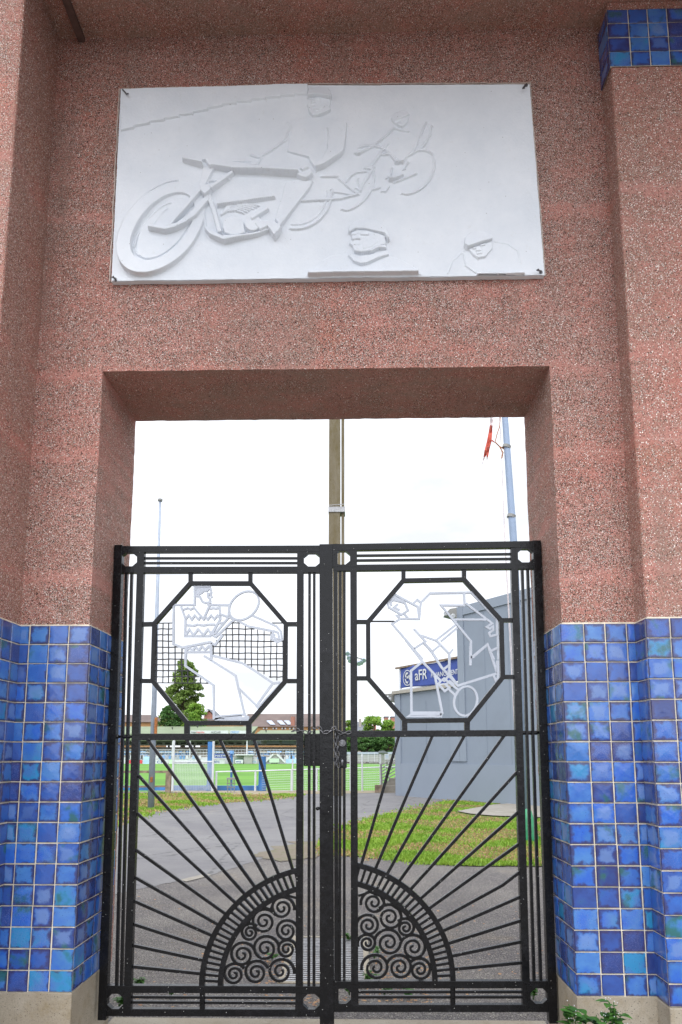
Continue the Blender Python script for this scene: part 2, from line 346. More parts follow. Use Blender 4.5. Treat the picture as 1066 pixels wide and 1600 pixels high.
M = dict(
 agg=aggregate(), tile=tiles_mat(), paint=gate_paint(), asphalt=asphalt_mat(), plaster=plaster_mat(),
 grout=simple('pale_grout', (.62,.56,.45), .9, .25, 14, .4, 200, dirt=((.30,.25,.17), .5)),
 plinth=concrete_mat('beige_weathered_concrete', (.27,.23,.175), (.36,.32,.26), (.22,.17,.10)),
 sill=concrete_mat('pale_threshold_stone', (.30,.26,.20), (.36,.33,.27), (.24,.20,.14)),
 mast=concrete_mat('mossy_mast_concrete', (.13,.105,.06), (.18,.155,.11), (.11,.085,.03), 2.2, .5, .3),
 slab=concrete_mat('pale_paving', (.24,.22,.19), (.30,.28,.25), (.19,.17,.13), 1.4),
 grey=simple('light_grey_paint', (.42,.45,.51), .5, .08, 12),
 netw=simple('black_wire', (.015,.015,.018), .5, .1, 10),
 chain=simple('galvanised_chain', (.16,.16,.17), .32, .4, 60, .2, 150, .8),
 clad=simple('grey_blue_cladding', (.20,.235,.29), .5, .05, .7, .08, 20, dirt=((.17,.195,.235), .35)),
 clad2=simple('grey_blue_trim', (.215,.25,.305), .5, .05, .7),
 darkgrey=simple('dark_grey_metal', (.20,.20,.19), .6, .15, 3),
 banner=simple('blue_banner_cloth', (.035,.065,.27), .6, .25, 2.2, .6, 1.8),
 white=simple('white_paint', (.52,.54,.56), .5, .08, 3),
 post=simple('weathered_grey_steel', (.28,.32,.39), .5, .12, 5, .15, 40, dirt=((.22,.25,.30), .5)),
 pole=simple('blue_grey_pole_steel', (.24,.31,.43), .45, .08, 3, .1, 40),
 rust=simple('rusty_iron', (.30,.11,.03), .9, .5, 20, .5, 90),
 red=simple('faded_red_cloth', (.46,.085,.055), .8, .2, 9, .4, 30),
 frayed=simple('frayed_white_cloth', (.62,.55,.55), .9, .2, 9),
 blue=simple('worn_blue_paint', (.035,.14,.36), .55, .3, 1.6, .1, 20, dirt=((.09,.18,.29), .6)),
 wood=simple('old_timber', (.20,.15,.11), .9, .45, 6, .5, 30),
 green=simple('pale_green_roof', (.16,.20,.12), .7, .12, .5, dirt=((.19,.20,.15), .5)),
 tgreen=simple('green_plastic', (.02,.20,.09), .45, .2, 8),
 standwall=simple('stand_wall', (.32,.33,.31), .8, .1, .4, dirt=((.33,.34,.32), .5)),
 step=simple('terrace_concrete', (.33,.31,.27), .9, .12, .7),
 seatblue=simple('blue_seats', (.16,.33,.62), .6, .4, .5),
 paleblue=simple('pale_blue_panel', (.34,.50,.70), .6, .3, .35),
 dark=simple('dark_opening', (.06,.06,.06), .8),
 roofb=simple('brown_tile_roof', (.12,.09,.082), .9, .2, .3, dirt=((.16,.13,.115), .5)),
 ochre=simple('ochre_wall', (.34,.19,.08), .9, .15, .4),
 brick=simple('red_brick_wall', (.32,.15,.11), .9, .2, .6),
 slate=simple('slate_roof', (.12,.13,.15), .6, .2, .5),
 sky_l=simple('skylight_glass', (.32,.36,.43), .3, .1, .5),
 bark=simple('tree_bark', (.09,.065,.045), .95, .3, 8, .5, 20),
 gravel=turf_mat('sandy_gravel', (.27,.22,.16), (.34,.29,.22), (.20,.19,.09), 3),
 verge=turf_mat('verge_soil', (.075,.12,.02), (.12,.15,.035), (.22,.14,.07), 3.2),
 pitch=pitch_mat(),
 blade=leaf_mat('grass_blade', (.12,.26,.022), (.25,.38,.05)),
 drygrass=leaf_mat('dry_grass_blade', (.32,.19,.10), (.44,.33,.16)),
 leafw=leaf_mat('weed_leaf', (.03,.10,.016), (.07,.18,.035)),
 leafc=leaf_mat('conifer_leaf', (.075,.13,.03), (.20,.29,.07)),
 leafd=leaf_mat('broadleaf', (.09,.22,.03), (.24,.38,.06)),
 leafk=leaf_mat('dark_broadleaf', (.03,.085,.025), (.09,.19,.05)),
 dryleaf=leaf_mat('fallen_leaf', (.22,.09,.04), (.40,.24,.12)),
 steel=simple('worn_grate_steel', (.33,.33,.34), .55, .25, 20, .3, 120, .1),
)

# ------------------------------------------------------------------ the gateway wall
D = 3.67; DB = 4.27; DP = D-.145; DL = 3.25; GY = 4.0
VX, VY = 557.0, -6500.0
def xk(k, Y=D): return k*(1180-VY)/F*Y*1.0*math.cos(PITCH)/1.0 if False else None
def wx(u, v, Y=D): return P(u, v, Y).x
XL = wx(34, 940); XR = wx(993, 975)           # inner corners of the pilasters
OL = wx(140, 978); OR = wx(877.5, 975)        # opening
ZT = P(510, 576, D).z                          # lintel
ZD = P(510, 976, D).z; ZB = P(510, 1553, D).z  # tile dado top / bottom
ZS = P(510, 52, D).z                           # soffit
XPR = wx(1009.5, 975, DP)                      # front corner of the right pilaster
gw = thing('gateway_wall', (0, D, 0), 'tall pink pebble-dash gateway with blue tiled base around the black gates', 'gateway')

def rough_line(a, b, step=.035, amp=.0018, fix=True):
    a = Vector(a); b = Vector(b); n = max(2, int((b-a).length/step)); d = (b-a).normalized(); nn = Vector((-d.y, d.x)); r = []
    for i in range(n+1):
        t = i/n; r.append(a+(b-a)*t + nn*(random.uniform(-amp, amp) if 0 < i < n else 0))
    return r
wl = MB()
outer = [(XL-.6, ZB-.02)] + [tuple(p) for p in rough_line((OL, ZB-.02), (OL, ZT))] + [tuple(p) for p in rough_line((OL, ZT), (OR, ZT))[1:]] + [tuple(p) for p in rough_line((OR, ZT), (OR, ZB-.02))[1:]] + [(XR+.6, ZB-.02), (XR+.6, ZS+.002), (XL-.6, ZS+.002)]
wl.prism(outer, D, DB)
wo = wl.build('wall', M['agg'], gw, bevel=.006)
# pilasters
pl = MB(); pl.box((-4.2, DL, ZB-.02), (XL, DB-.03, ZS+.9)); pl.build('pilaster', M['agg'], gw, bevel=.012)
pr = MB(); pr.box((XPR, DP, ZB-.02), (4.3, D+.1, ZS+.002)); 
pr.box((XR, DP+.002, ZB-.018), (XPR+.02, D+.09, ZS+.001))
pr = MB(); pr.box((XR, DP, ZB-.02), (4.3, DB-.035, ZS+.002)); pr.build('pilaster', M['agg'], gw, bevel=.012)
# soffit of the porch and its fascia above
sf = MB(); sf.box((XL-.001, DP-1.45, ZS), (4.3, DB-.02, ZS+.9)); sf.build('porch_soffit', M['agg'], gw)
rb = MB()
a, b = P(124, 52, D), P(109, 0, D)
rb.box((wx(124,52)-.0, DP-.8, ZS-.03), (wx(124,52)+.04, D-.003, ZS+.01)); rb.build('soffit_rib', simple('shadow_groove_dark', (.11,.06,.05), .9, .3, 20, .4, 200), gw)  # dark bar stands in for a shadow groove, shade put into its colour
# plinth
pc = MB()
E = .013
pc.box((XL-.05, D-E, -.1), (OL+E, DB-.05, ZB)); pc.box((OR-E, D-E, -.1), (XR+.05, DB-.05, ZB))
pc.build('plinth', M['plinth'], gw, bevel=.004)
pc = MB(); pc.box((-4.2, DL-E, -.1), (XL+E, DB-.06, ZB-.001)); pc.build('plinth', M['plinth'], gw, bevel=.006)
pc = MB(); pc.box((XR-E, DP-E, -.1), (4.3, DB-.06, ZB-.0015)); pc.build('plinth', M['plinth'], gw, bevel=.006)

def clad(segs, z0, z1, rows, name='tile_cladding', lab=None):
    """segs: list of (origin xy, direction xy, outward normal xy, [column edges])"""
    gb = MB(); tb = MB(); rnd = []; uvs = []
    for (ox, oy), (dx, dy), (nx, ny), ed, ext in segs:
        d = Vector((dx, dy, 0)); n = Vector((nx, ny, 0)); o = Vector((ox, oy, 0))
        a = o + d*ed[0]; b = o + d*ed[-1]; g = .0065
        q = [a+n*g, b+n*g]
        gb.add([(q[0].x, q[0].y, z0), (q[1].x, q[1].y, z0), (q[1].x, q[1].y, z1), (q[0].x, q[0].y, z1)], [(0,1,2,3)])
        gb.add([(q[0].x, q[0].y, z1), (q[1].x, q[1].y, z1), (b.x, b.y, z1+.006), (a.x, a.y, z1+.006)], [(0,1,2,3)])
        hrow = (z1-z0)/rows
        for c in range(len(ed)-1):
            for r in range(rows):
                j = lambda s=.0011: random.uniform(-s, s)
                gap = .0048
                x0 = ed[c]+gap/2+j(); x1 = ed[c+1]-gap/2+j(); w0 = z0+r*hrow+gap/2+j(); w1 = z0+(r+1)*hrow-gap/2+j()
                if c == 0 and ext & 1: x0 = ed[0]-.0098
                if c == len(ed)-2 and ext & 2: x1 = ed[-1]+.0098
                ins = .0028; t0 = .0068; t1 = .0118
                tx = random.uniform(-.0007, .0007); tz = random.uniform(-.0007, .0007)
                base = [(x0, w0), (x1, w0), (x1, w1), (x0, w1)]; top = [(x0+ins, w0+ins), (x1-ins, w0+ins), (x1-ins, w1-ins), (x0+ins, w1-ins)]
                vs = [o+d*p[0]+n*t0+Vector((0,0,p[1])) for p in base]
                for i, p in enumerate(top):
                    sx_ = 1 if i in (1, 2) else -1; sz = 1 if i in (2, 3) else -1
                    vs.append(o+d*p[0]+n*(t1+tx*sx_+tz*sz)+Vector((0,0,p[1])))
                # pillow centre
                cen = sum((v for v in vs[4:8]), Vector())/4 + n*.0012; vs.append(cen)
                tb.add(vs, [(0,1,5,4),(1,2,6,5),(2,3,7,6),(3,0,4,7),(4,5,8),(5,6,8),(6,7,8),(7,4,8)])
                rc = (min(1, max(0, random.random())), random.random(), random.random()); wr = (x1-x0)/hrow
                u0 = .0 if wr > .7 else .2
                UV = [(0,0),(1,0),(1,1),(0,1),(.03,.03),(.97,.03),(.97,.97),(.03,.97),(.5,.5)]
                for f in ((0,1,5,4),(1,2,6,5),(2,3,7,6),(3,0,4,7),(4,5,8),(5,6,8),(6,7,8),(7,4,8)):
                    for k in f: rnd.append((*rc, 1)); uvs.append(UV[k])
    gb.build('grout_bed', M['grout'], gw)
    o = tb.build(name, M['tile'], gw)
    me = o.data
    ca = me.color_attributes.new('tile_rand', 'FLOAT_COLOR', 'CORNER'); uv = me.uv_layers.new(name='UVMap')
    for i in range(len(me.loops)): ca.data[i].color = rnd[i]; uv.data[i].uv = uvs[i]
    for p in me.polygons: p.use_smooth = False
    if lab: o['label'] = lab
    return o
tp = .1085
def edges(total, first, pitch): 
    e = [0, first] if first else [0]
    while e[-1]+pitch < total-.012: e.append(e[-1]+pitch)
    e.append(total); return e
# left jamb (front face columns counted from the opening), reveal, front of left side, pilaster side, pilaster front
wL = OL-XL
eL = [0]+[wL-3*tp*.97, wL-2*tp*.97, wL-tp*.97, wL]
clad([((XL, D), (1,0), (0,-1), eL, 2), ((OL, D), (0,1), (1,0), [0,.135,.25,.36,.47,.55], 0),
      ((XL, DL), (0,1), (1,0), [0,.105,.21,.315,D-DL], 0), ((XL-2*tp*4, DL), (1,0), (0,-1), [i*tp for i in range(9)], 2)], ZB, ZD, 18, lab='blue tiles on the left side of the opening')
wR = XR-OR
eR = [0, tp*1.03, tp*2.06, tp*3.09, wR]
clad([((OR, D), (1,0), (0,-1), eR, 1), ((OR, DB-.05), (0,-1), (-1,0), [0,.08,.19,.30,.415,DB-.05-D], 0),
      ((XR, D), (0,-1), (-1,0), [0, D-DP], 0), ((XR, DP), (1,0), (0,-1), [0]+[tp*1.02*i for i in range(1, 9)], 1)], ZB, ZD, 18, lab='blue tiles on the right side of the opening')
ztop = P(960, 17, DP).z-.002; zb2 = P(960, 106, DP).z
clad([((XR, D), (0,-1), (-1,0), [0, D-DP], 0), ((XR, DP), (1,0), (0,-1), [0]+[tp*1.02*i for i in range(1, 9)], 1)], zb2, min(ztop, ZS-.008), 4, lab='dark blue tiles at the head of the right pilaster')

cg = MB(); e_ = .0072
for (x_, y_, sx_, zz0, zz1) in ((OL, D, 1, ZB, ZD), (XL, DL, 1, ZB, ZD), (OR, D, -1, ZB, ZD), (XR, DP, -1, ZB, ZD), (XR, DP, -1, zb2, min(ztop, ZS-.008))):
    xa_, xb_ = sorted((x_-sx_*.002, x_+sx_*e_)); cg.box((xa_, y_-e_, zz0+.001), (xb_, y_+.002, zz1))
cg.build('corner_grout', M['grout'], gw)

# ------------------------------------------------------------------ relief panel
RY = D-.03
rp = thing('relief_panel', tuple(P(510, 437, D)), 'white plaster relief of a motorcycle rider, cyclist and helmeted heads above the opening', 'relief')
def rough_poly(pts, Y, step=.05, amp=.002):
    w3 = [P(u, v, Y) for u, v in pts]; out = []
    for i in range(len(w3)):
        a = w3[i]; b = w3[(i+1) % len(w3)]
        out += [tuple(q) for q in rough_line((a.x, a.z), (b.x, b.z), step, amp)[:-1]]
    return out
MB().prism(rough_poly([(174.5,440),(851,430.5),(827.5,132.5),(480,134),(189,142)], RY), RY, D-.001).build('panel', M['plaster'], rp, bevel=.004)
mj = simple('grey_mortar_edge', (.50,.42,.37), .95, .3, 30, .5, 200)
mb = MB()
for a, b in (((174,441),(852,431)), ((852,431),(828,132)), ((172,441),(187,141)), ((187,140.5),(480,132.5)), ((480,132.5),(830,131))):
    pts = rough_line(P(*a, D).xz, P(*b, D).xz, .04, .003); mb.ribbon([tuple(p) for p in pts], .007, D-.006+random.uniform(-.001,.001), D-.0005)
mb.build('mortar_joint', mj, rp)
z1 = lambda x, y: (160+x/2.961, 110+y/2.961); z2 = lambda x, y: (500+x/2.805, 110+y/2.805)
zA = lambda x, y: (280+x/5.922, 220+y/5.922); zB = lambda x, y: (440+x/8.883, 130+y/8.883)
zC = lambda x, y: (520+x/6.27, 170+y/6.27); zD_ = lambda x, y: (480+x/3.135, 340+y/3.135)
cnt = [0]
def jit(): cnt[0] += 1; return (cnt[0] % 9)*.00031
def ell(cx, cy, a, b, t, n=48, t0=0, t1=360):
    r = []; t = R(t); full = abs(t1-t0) >= 360
    for i in range(n if full else n+1):
        p = R(t0+(t1-t0)*i/n); x = a*math.cos(p); y = b*math.sin(p); r.append((cx+x*math.cos(t)-y*math.sin(t), cy+x*math.sin(t)+y*math.cos(t)))
    return r
# the carving is a real height field over the panel: every motif rises from nothing at one side to a
# crisp step at the other, as in low relief
U0, U1, V0, V1, ST = 172.0, 853.0, 130.0, 442.0, .5
gu = np.arange(U0, U1, ST); gv = np.arange(V0, V1, ST); UU, VV = np.meshgrid(gu, gv)
HF = np.zeros(UU.shape); LB = np.zeros(UU.shape, int)
def pmask(pts):
    m = np.zeros(UU.shape, bool); us = [p[0] for p in pts]; vs = [p[1] for p in pts]
    i0 = max(0, int((min(us)-U0)/ST)-1); i1 = int((max(us)-U0)/ST)+2; j0 = max(0, int((min(vs)-V0)/ST)-1); j1 = int((max(vs)-V0)/ST)+2
    X = UU[j0:j1, i0:i1]; Y = VV[j0:j1, i0:i1]; c = np.zeros(X.shape, bool); n = len(pts)
    for k in range(n):
        x0, y0 = pts[k]; x1, y1 = pts[k-1]
        if y0 == y1: continue
        c ^= ((y0 > Y) != (y1 > Y)) & (X < (x1-x0)*(Y-y0)/(y1-y0)+x0)
    m[j0:j1, i0:i1] = c; return m
def carve(z, pts, h, lab, ang=90, lo=.12, hole=None, cut=False):
    """height h at the far end of direction ang (image degrees, 90 = down), lo*h at the near end"""
    global HF, LB
    q = [z(*p) for p in pts]; m = pmask(q)
    if hole: m &= ~pmask([z(*p) for p in hole])
    dx, dy = math.cos(R(ang)), math.sin(R(ang)); t = UU*dx+VV*dy; ts = [p[0]*dx+p[1]*dy for p in q]
    t = np.clip((t-min(ts))/max(1e-6, max(ts)-min(ts)), 0, 1); hh = h*(lo+(1-lo)*t)
    if cut: HF = np.where(m, hh, HF); LB = np.where(m, lab, LB); return
    w_ = m & (hh > HF); HF = np.where(w_, hh, HF); LB = np.where(w_, lab, LB)
def groove(z, pts, wpx, h, lab, side=(0,1)):
    """raised strip that falls away against direction side"""
    global HF, LB
    q = [z(*p) for p in pts]; best = np.full(UU.shape, 1e9); sg = np.zeros(UU.shape)
    us = [p[0] for p in q]; vs = [p[1] for p in q]
    i0 = max(0, int((min(us)-U0-9)/ST)); i1 = int((max(us)-U0+9)/ST)+1; j0 = max(0, int((min(vs)-V0-9)/ST)); j1 = int((max(vs)-V0+9)/ST)+1
    X = UU[j0:j1, i0:i1]; Y = VV[j0:j1, i0:i1]; B = np.full(X.shape, 1e9); SX = np.zeros(X.shape); SY = np.zeros(X.shape)
    for k in range(len(q)-1):
        (x0, y0), (x1, y1) = q[k], q[k+1]; L2 = (x1-x0)**2+(y1-y0)**2+1e-9
        t = np.clip(((X-x0)*(x1-x0)+(Y-y0)*(y1-y0))/L2, 0, 1); dx = X-(x0+t*(x1-x0)); dy = Y-(y0+t*(y1-y0)); d = np.hypot(dx, dy); w_ = d < B
        B = np.where(w_, d, B); SX = np.where(w_, dx, SX); SY = np.where(w_, dy, SY)
    s_ = (SX*side[0]+SY*side[1])                      # positive on the steep side
    fall = wpx*3.2
    hh = np.where(s_ > 0, np.where(B < wpx*.5, h, 0), h*np.clip(1-B/fall, 0, 1))
    sub = HF[j0:j1, i0:i1]; lb = LB[j0:j1, i0:i1]; w_ = hh > sub; HF[j0:j1, i0:i1] = np.where(w_, hh, sub); LB[j0:j1, i0:i1] = np.where(w_, lab, lb)
# 1 staircase
sx_ = [88,150,222,290,356,422,490,556,623,690,757,825,890,950]; sy_ = [285,266,245,230,215,202,184,165,153,144,134,125,118,114]
for i in range(13):
    carve(z1, [(sx_[i], sy_[i]), (sx_[i+1], sy_[i+1]+7), (sx_[i+1], 60), (sx_[i], 60)], .012, 1, 90, .75)
# 2 rider: torso, arm, leg, head
carve(zB, [(120,560),(300,490),(400,480),(520,490),(640,500),(905,565),(890,800),(868,960),(800,1045),(590,1190),(480,1225),(400,1110),(380,1050),(80,965),(120,800)], .016, 2, 55, .05)
carve(zB, [(80,965),(120,800),(380,900),(500,1000),(380,1052)], .012, 2, 95, .1)
carve(zB, [(640,640),(905,565),(892,800),(868,960),(845,1010),(800,1050),(590,1195),(480,1228),(460,1200),(560,1110),(640,960)], .034, 2, 75, .12)
carve(zB, [(215,1320),(260,1230),(350,1190),(400,1220),(440,1300),(400,1350),(350,1385),(280,1365)], .034, 2, 80, .45)
carve(zB, [(260,1250),(350,1200),(380,1230),(300,1290)], .036, 2, 90, .8)
carve(z1, [(850,520),(905,510),(975,520),(960,555),(880,660),(822,742),(812,720),(800,700),(830,600)], .024, 2, 50, .1)
carve(z1, [(822,742),(858,672),(832,690),(808,712)], .030, 2, 80, .6)
carve(z1, [(708,722),(735,712),(770,712),(800,715),(832,745),(822,765),(798,792),(768,742),(735,762)], .046, 2, 80, .5)
groove(z1, [(735,404),(790,372),(850,330),(872,270)], 1.3, .008, 2); groove(z1, [(690,400),(735,412),(722,442),(690,442)], 1.3, .009, 2)
carve(zB, [(368,232),(372,160),(400,75),(520,55),(655,95),(690,170),(695,245),(600,236),(480,208),(400,222)], .030, 2, 90, .15)
carve(zB, [(385,240),(480,214),(600,238),(680,250),(672,350),(590,385),(500,416),(400,405),(372,350),(352,322),(380,290)], .010, 2, 90, .8)
carve(zB, [(372,350),(400,405),(450,416),(540,400),(600,350),(625,330),(680,372),(678,405),(600,450),(500,490),(430,490),(385,430)], .019, 2, 90, .55)
carve(zB, [(400,405),(500,416),(590,380),(600,345),(540,395),(450,412)], .022, 2, 90, .7)
carve(zB, [(415,262),(440,255),(470,306),(410,314)], .020, 2, 90, .5); carve(zB, [(390,240),(425,240),(420,262),(392,264)], .015, 2, 90, .6); carve(zB, [(460,228),(540,240),(530,258),(465,256)], .015, 2, 90, .6)
carve(zB, [(425,345),(470,345),(465,362),(425,362)], .016, 2, 90, .6)
groove(zB, [(370,70),(370,225)], .8, .006, 2, (1,0)); groove(zB, [(640,660),(655,780),(640,900)], 1.2, .019, 2, (1,0)); groove(zB, [(80,560),(118,565),(140,640),(122,860)], 1.0, .006, 2, (1,0))
# 3 motorcycle
carve(z1, ell(290,735,172,86,-51), .012, 3, 120, .1)
carve(z1, ell(276,740,252,158,-50), .036, 3, 140, .22, hole=ell(284,736,190,104,-51))
groove(z1, ell(262,742,150,66,-51,40,150,330), 1.3, .010, 3); groove(z1, ell(300,720,120,50,-51,30,150,300), 1.0, .010, 3)
groove(z1, ell(268,728,246,150,-50,30,225,330), 1.2, .010, 3)
carve(z1, [(455,540),(478,556),(400,655),(325,742),(300,745),(345,700),(400,625)], .040, 3, 70, .6)
carve(z1, [(486,590),(500,610),(440,690),(390,728),(345,750),(300,763),(218,748),(222,738),(290,744),(350,728),(400,690)], .040, 3, 100, .5)
carve(z1, [(470,448),(520,458),(500,500),(470,560),(450,545),(455,510)], .018, 3, 60, .5)
carve(z1, [(372,420),(384,419),(470,445),(470,455),(378,430)], .040, 3, 90, .7)
carve(z1, [(478,428),(530,426),(600,440),(690,460),(910,486),(912,496),(760,486),(610,480),(520,462),(500,464),(492,452)], .046, 3, 90, .45)
groove(z1, [(470,424),(530,428),(600,446),(690,464)], 1.3, .020, 3); groove(z1, [(520,424),(690,427)], 1.0, .006, 3)
for l, w_, h_ in (([(607,482),(560,520),(505,562)], 5.5, .032), ([(490,575),(520,660),(548,765)], 7, .026), ([(535,636),(640,618),(800,592)], 3.4, .030), ([(692,702),(770,648)], 4.5, .030)):
    q = [Vector(p) for p in l]; L = []; Rr = []
    for i, p in enumerate(q):
        d = (q[min(i+1, len(q)-1)]-q[max(i-1, 0)]).normalized(); n = Vector((-d.y, d.x))*w_*1.5; L.append(tuple(p+n)); Rr.append(tuple(p-n))
    carve(z1, L+Rr[::-1], h_, 3, 90, .6)
carve(z1, [(455,545),(500,548),(510,575),(480,600),(462,580)], .040, 3, 70, .6)
carve(z1, [(482,735),(500,752),(560,782),(660,776),(722,762),(770,742),(775,752),(720,775),(640,790),(566,806),(500,776),(478,748)], .036, 3, 95, .5)
groove(z1, [(495,520),(590,512)], 1.2, .010, 3)
for k in range(6): groove(z1, [(552+k*5,676-k*8),(580+k*5,660-k*8),(620+k*9,655-k*6),(655+k*14,668-k*7)], 1.0, .012, 3)
for k in range(0): groove(z1, [(640+k*20,612+k*2),(680+k*20,632+k*3),(720+k*16,655)], 1.0, .010, 3)
carve(z1, [(560,710),(575,690),(600,682),(640,690),(655,710),(664,765),(640,775),(600,778),(570,766),(560,740)], .024, 3, 95, .35)
carve(z1, ell(700,720,38,42,0,24), .028, 3, 90, .4)
groove(z1, ell(905,590,160,148,-30,30,20,130), 1.2, .013, 3); groove(z1, ell(905,590,138,126,-30,30,20,130), .9, .008, 3)
groove(z1, [(925,612),(1000,608),(1060,606)], 1.3, .014, 3); groove(z2, [(0,578),(90,570),(168,550)], 1.3, .013, 3); groove(z2, [(10,472),(75,472)], 1.3, .013, 3)
groove(z1, [(495,520),(470,640),(482,740)], 1.0, .010, 3, (1,0))
# 4 cyclist
for l, wd in (([(270,395),(330,377),(400,381),(460,395),(510,415),(560,465),(605,520)], 1.4), ([(225,455),(260,445),(300,435),(400,385)], 1.3), ([(590,212),(540,270),(430,355)], 1.0),
    ([(545,360),(490,430),(450,490),(390,570)], 1.4), ([(400,595),(375,645),(310,740),(275,820)], 1.5), ([(320,595),(370,592)], 1.3), ([(135,730),(180,670),(240,635),(330,632)], 1.1), ([(480,470),(545,464)], 1.2),
    ([(915,150),(880,240),(810,400),(740,470)], 1.1), ([(965,190),(962,260),(900,370),(810,435),(740,475)], 1.3), ([(690,540),(715,490),(745,465)], 1.1), ([(740,540),(695,610)], 1.2),
    ([(610,735),(700,700),(815,652)], 1.3), ([(580,600),(575,660),(530,695)], 1.0), ([(230,790),(270,820),(250,700)], .9), ([(60,700),(150,780),(220,835)], .9), ([(0,825),(100,840),(190,855)], .9), ([(400,805),(460,787)], 1.2), ([(600,205),(660,225),(740,240)], .9), ([(480,820),(520,822),(550,780)], .9)):
    groove(zC, l, wd, .011, 4, (.35,.93))
groove(zC, ell(235,805,240,125,-52,50,-20,175), 1.2, .011, 4, (.5,.86)); groove(zC, ell(800,635,245,165,-50,50,-75,165), 1.2, .011, 4, (.5,.86))
carve(zC, [(605,530),(640,515),(695,525),(685,548),(650,545),(640,558),(612,552)], .026, 4, 90, .5)
carve(zC, [(545,705),(600,698),(690,660),(696,672),(610,718),(550,722)], .028, 4, 90, .5)
carve(zC, [(222,455),(270,430),(298,436),(270,464),(232,470)], .020, 4, 90, .5)
carve(zC, [(565,100),(600,60),(680,22),(720,32),(752,68),(745,78),(598,152),(590,140)], .015, 4, 70, .2)
carve(zC, [(600,150),(745,82),(742,125),(720,165),(680,196),(640,182)], .012, 4, 90, .5)
carve(zC, [(640,150),(665,140),(668,164),(635,172)], .017, 4, 90, .6)
carve(zC, [(590,212),(660,226),(740,240),(860,300),(800,420),(700,520),(660,520),(560,440),(500,400),(470,350),(540,270)], .006, 4, 60, .1)
# 5 left portrait
carve(zD_, [(15,284),(30,262),(75,215),(120,190),(200,180),(230,225),(300,235),(400,192),(450,205),(520,245),(560,284)], .006, 5, 90, .3)
carve(zD_, [(203,80),(208,50),(230,26),(280,10),(340,22),(385,60),(404,118),(396,124),(378,94),(345,82),(280,66),(235,68),(210,86)], .034, 5, 90, .12)
carve(zD_, [(214,84),(240,70),(290,70),(345,84),(380,98),(388,140),(345,150),(300,178),(262,184),(230,176),(222,150),(206,136),(222,118),(216,104)], .020, 5, 90, .5)
carve(zD_, [(216,84),(246,84),(244,97),(218,98)], .019, 5, 90, .7); carve(zD_, [(256,84),(304,88),(298,99),(262,97)], .021, 5, 90, .7)
carve(zD_, [(238,92),(254,92),(262,122),(240,120),(224,126),(222,120)], .027, 5, 90, .4)
carve(zD_, [(222,138),(262,138),(260,148),(228,148)], .022, 5, 90, .6); carve(zD_, [(226,155),(262,154),(270,172),(262,184),(232,178)], .0235, 5, 90, .5)
carve(zD_, [(268,112),(330,104),(350,130),(310,160),(275,168)], .022, 5, 80, .5)
carve(zD_, [(300,180),(345,150),(386,142),(388,160),(350,160),(312,184)], .027, 5, 90, .6)
carve(zD_, [(200,192),(215,186),(240,196),(262,200),(310,190),(390,166),(402,190),(350,207),(292,236),(262,240),(228,226)], .022, 5, 90, .45)
carve(zD_, [(2,290),(22,277),(280,279),(430,271),(545,270),(545,284),(300,288),(10,294)], .036, 5, 90, .8)
# 6 right portrait
carve(zD_, [(770,140),(772,105),(800,78),(840,66),(880,80),(902,108),(845,126),(780,150)], .022, 6, 80, .1)
carve(zD_, [(768,145),(840,120),(900,92),(906,108),(906,120),(850,136),(782,160)], .030, 6, 90, .6)
carve(zD_, [(790,160),(850,140),(905,122),(905,160),(870,200),(835,206),(810,188)], .012, 6, 90, .6)
for l in ([(808,156),(834,148),(832,158),(812,164)], [(845,142),(872,134),(870,146),(848,150)], [(824,160),(842,154),(852,172),(826,174)], [(828,180),(860,176),(856,186),(832,190)]): carve(zD_, l, .018, 6, 90, .6)
groove(zD_, [(690,278),(715,215),(765,168)], 1.0, .004, 6); groove(zD_, [(762,180),(775,240),(828,276)], 1.0, .006, 6); groove(zD_, [(920,122),(980,132),(1030,165),(1042,220)], 1.0, .003, 6)
carve(zD_, [(830,282),(1060,274),(1066,282),(840,290)], .018, 6, 90, .8)
# slightly soften, add hand-modelled unevenness
def blur(a, k):
    for _ in range(k):
        p = np.pad(a, 1, mode='edge'); a = (p[:-2,1:-1]+p[2:,1:-1]+p[1:-1,:-2]+p[1:-1,2:]+4*p[1:-1,1:-1])/8
    return a
HF = blur(HF*1.12, 2)
rng = np.random.default_rng(3); un = rng.normal(size=(12, 24)); 
yy = np.linspace(0, 10.99, HF.shape[0]); xx = np.linspace(0, 22.99, HF.shape[1]); yi = yy.astype(int); xi = xx.astype(int); fy = (yy-yi)[:,None]; fx_ = (xx-xi)[None,:]; fy = fy*fy*(3-2*fy); fx_ = fx_*fx_*(3-2*fx_)
un = un[np.ix_(yi,xi)]*(1-fy)*(1-fx_)+un[np.ix_(yi+1,xi)]*fy*(1-fx_)+un[np.ix_(yi,xi+1)]*(1-fy)*fx_+un[np.ix_(yi+1,xi+1)]*fy*fx_
HF = HF+.0012*un+.0035
rm = np.array(RM); ray = np.stack([UU-CX, -(VV-CY), np.full(UU.shape, -F)], -1) @ rm.T; t_ = RY/ray[..., 1]
PX = ray[..., 0]*t_; PZ = EYE+ray[..., 2]*t_; PY = RY-HF
quad = [(174.5,440),(851,430.5),(827.5,132.5),(480,134),(189,142)]; IN = pmask(quad)
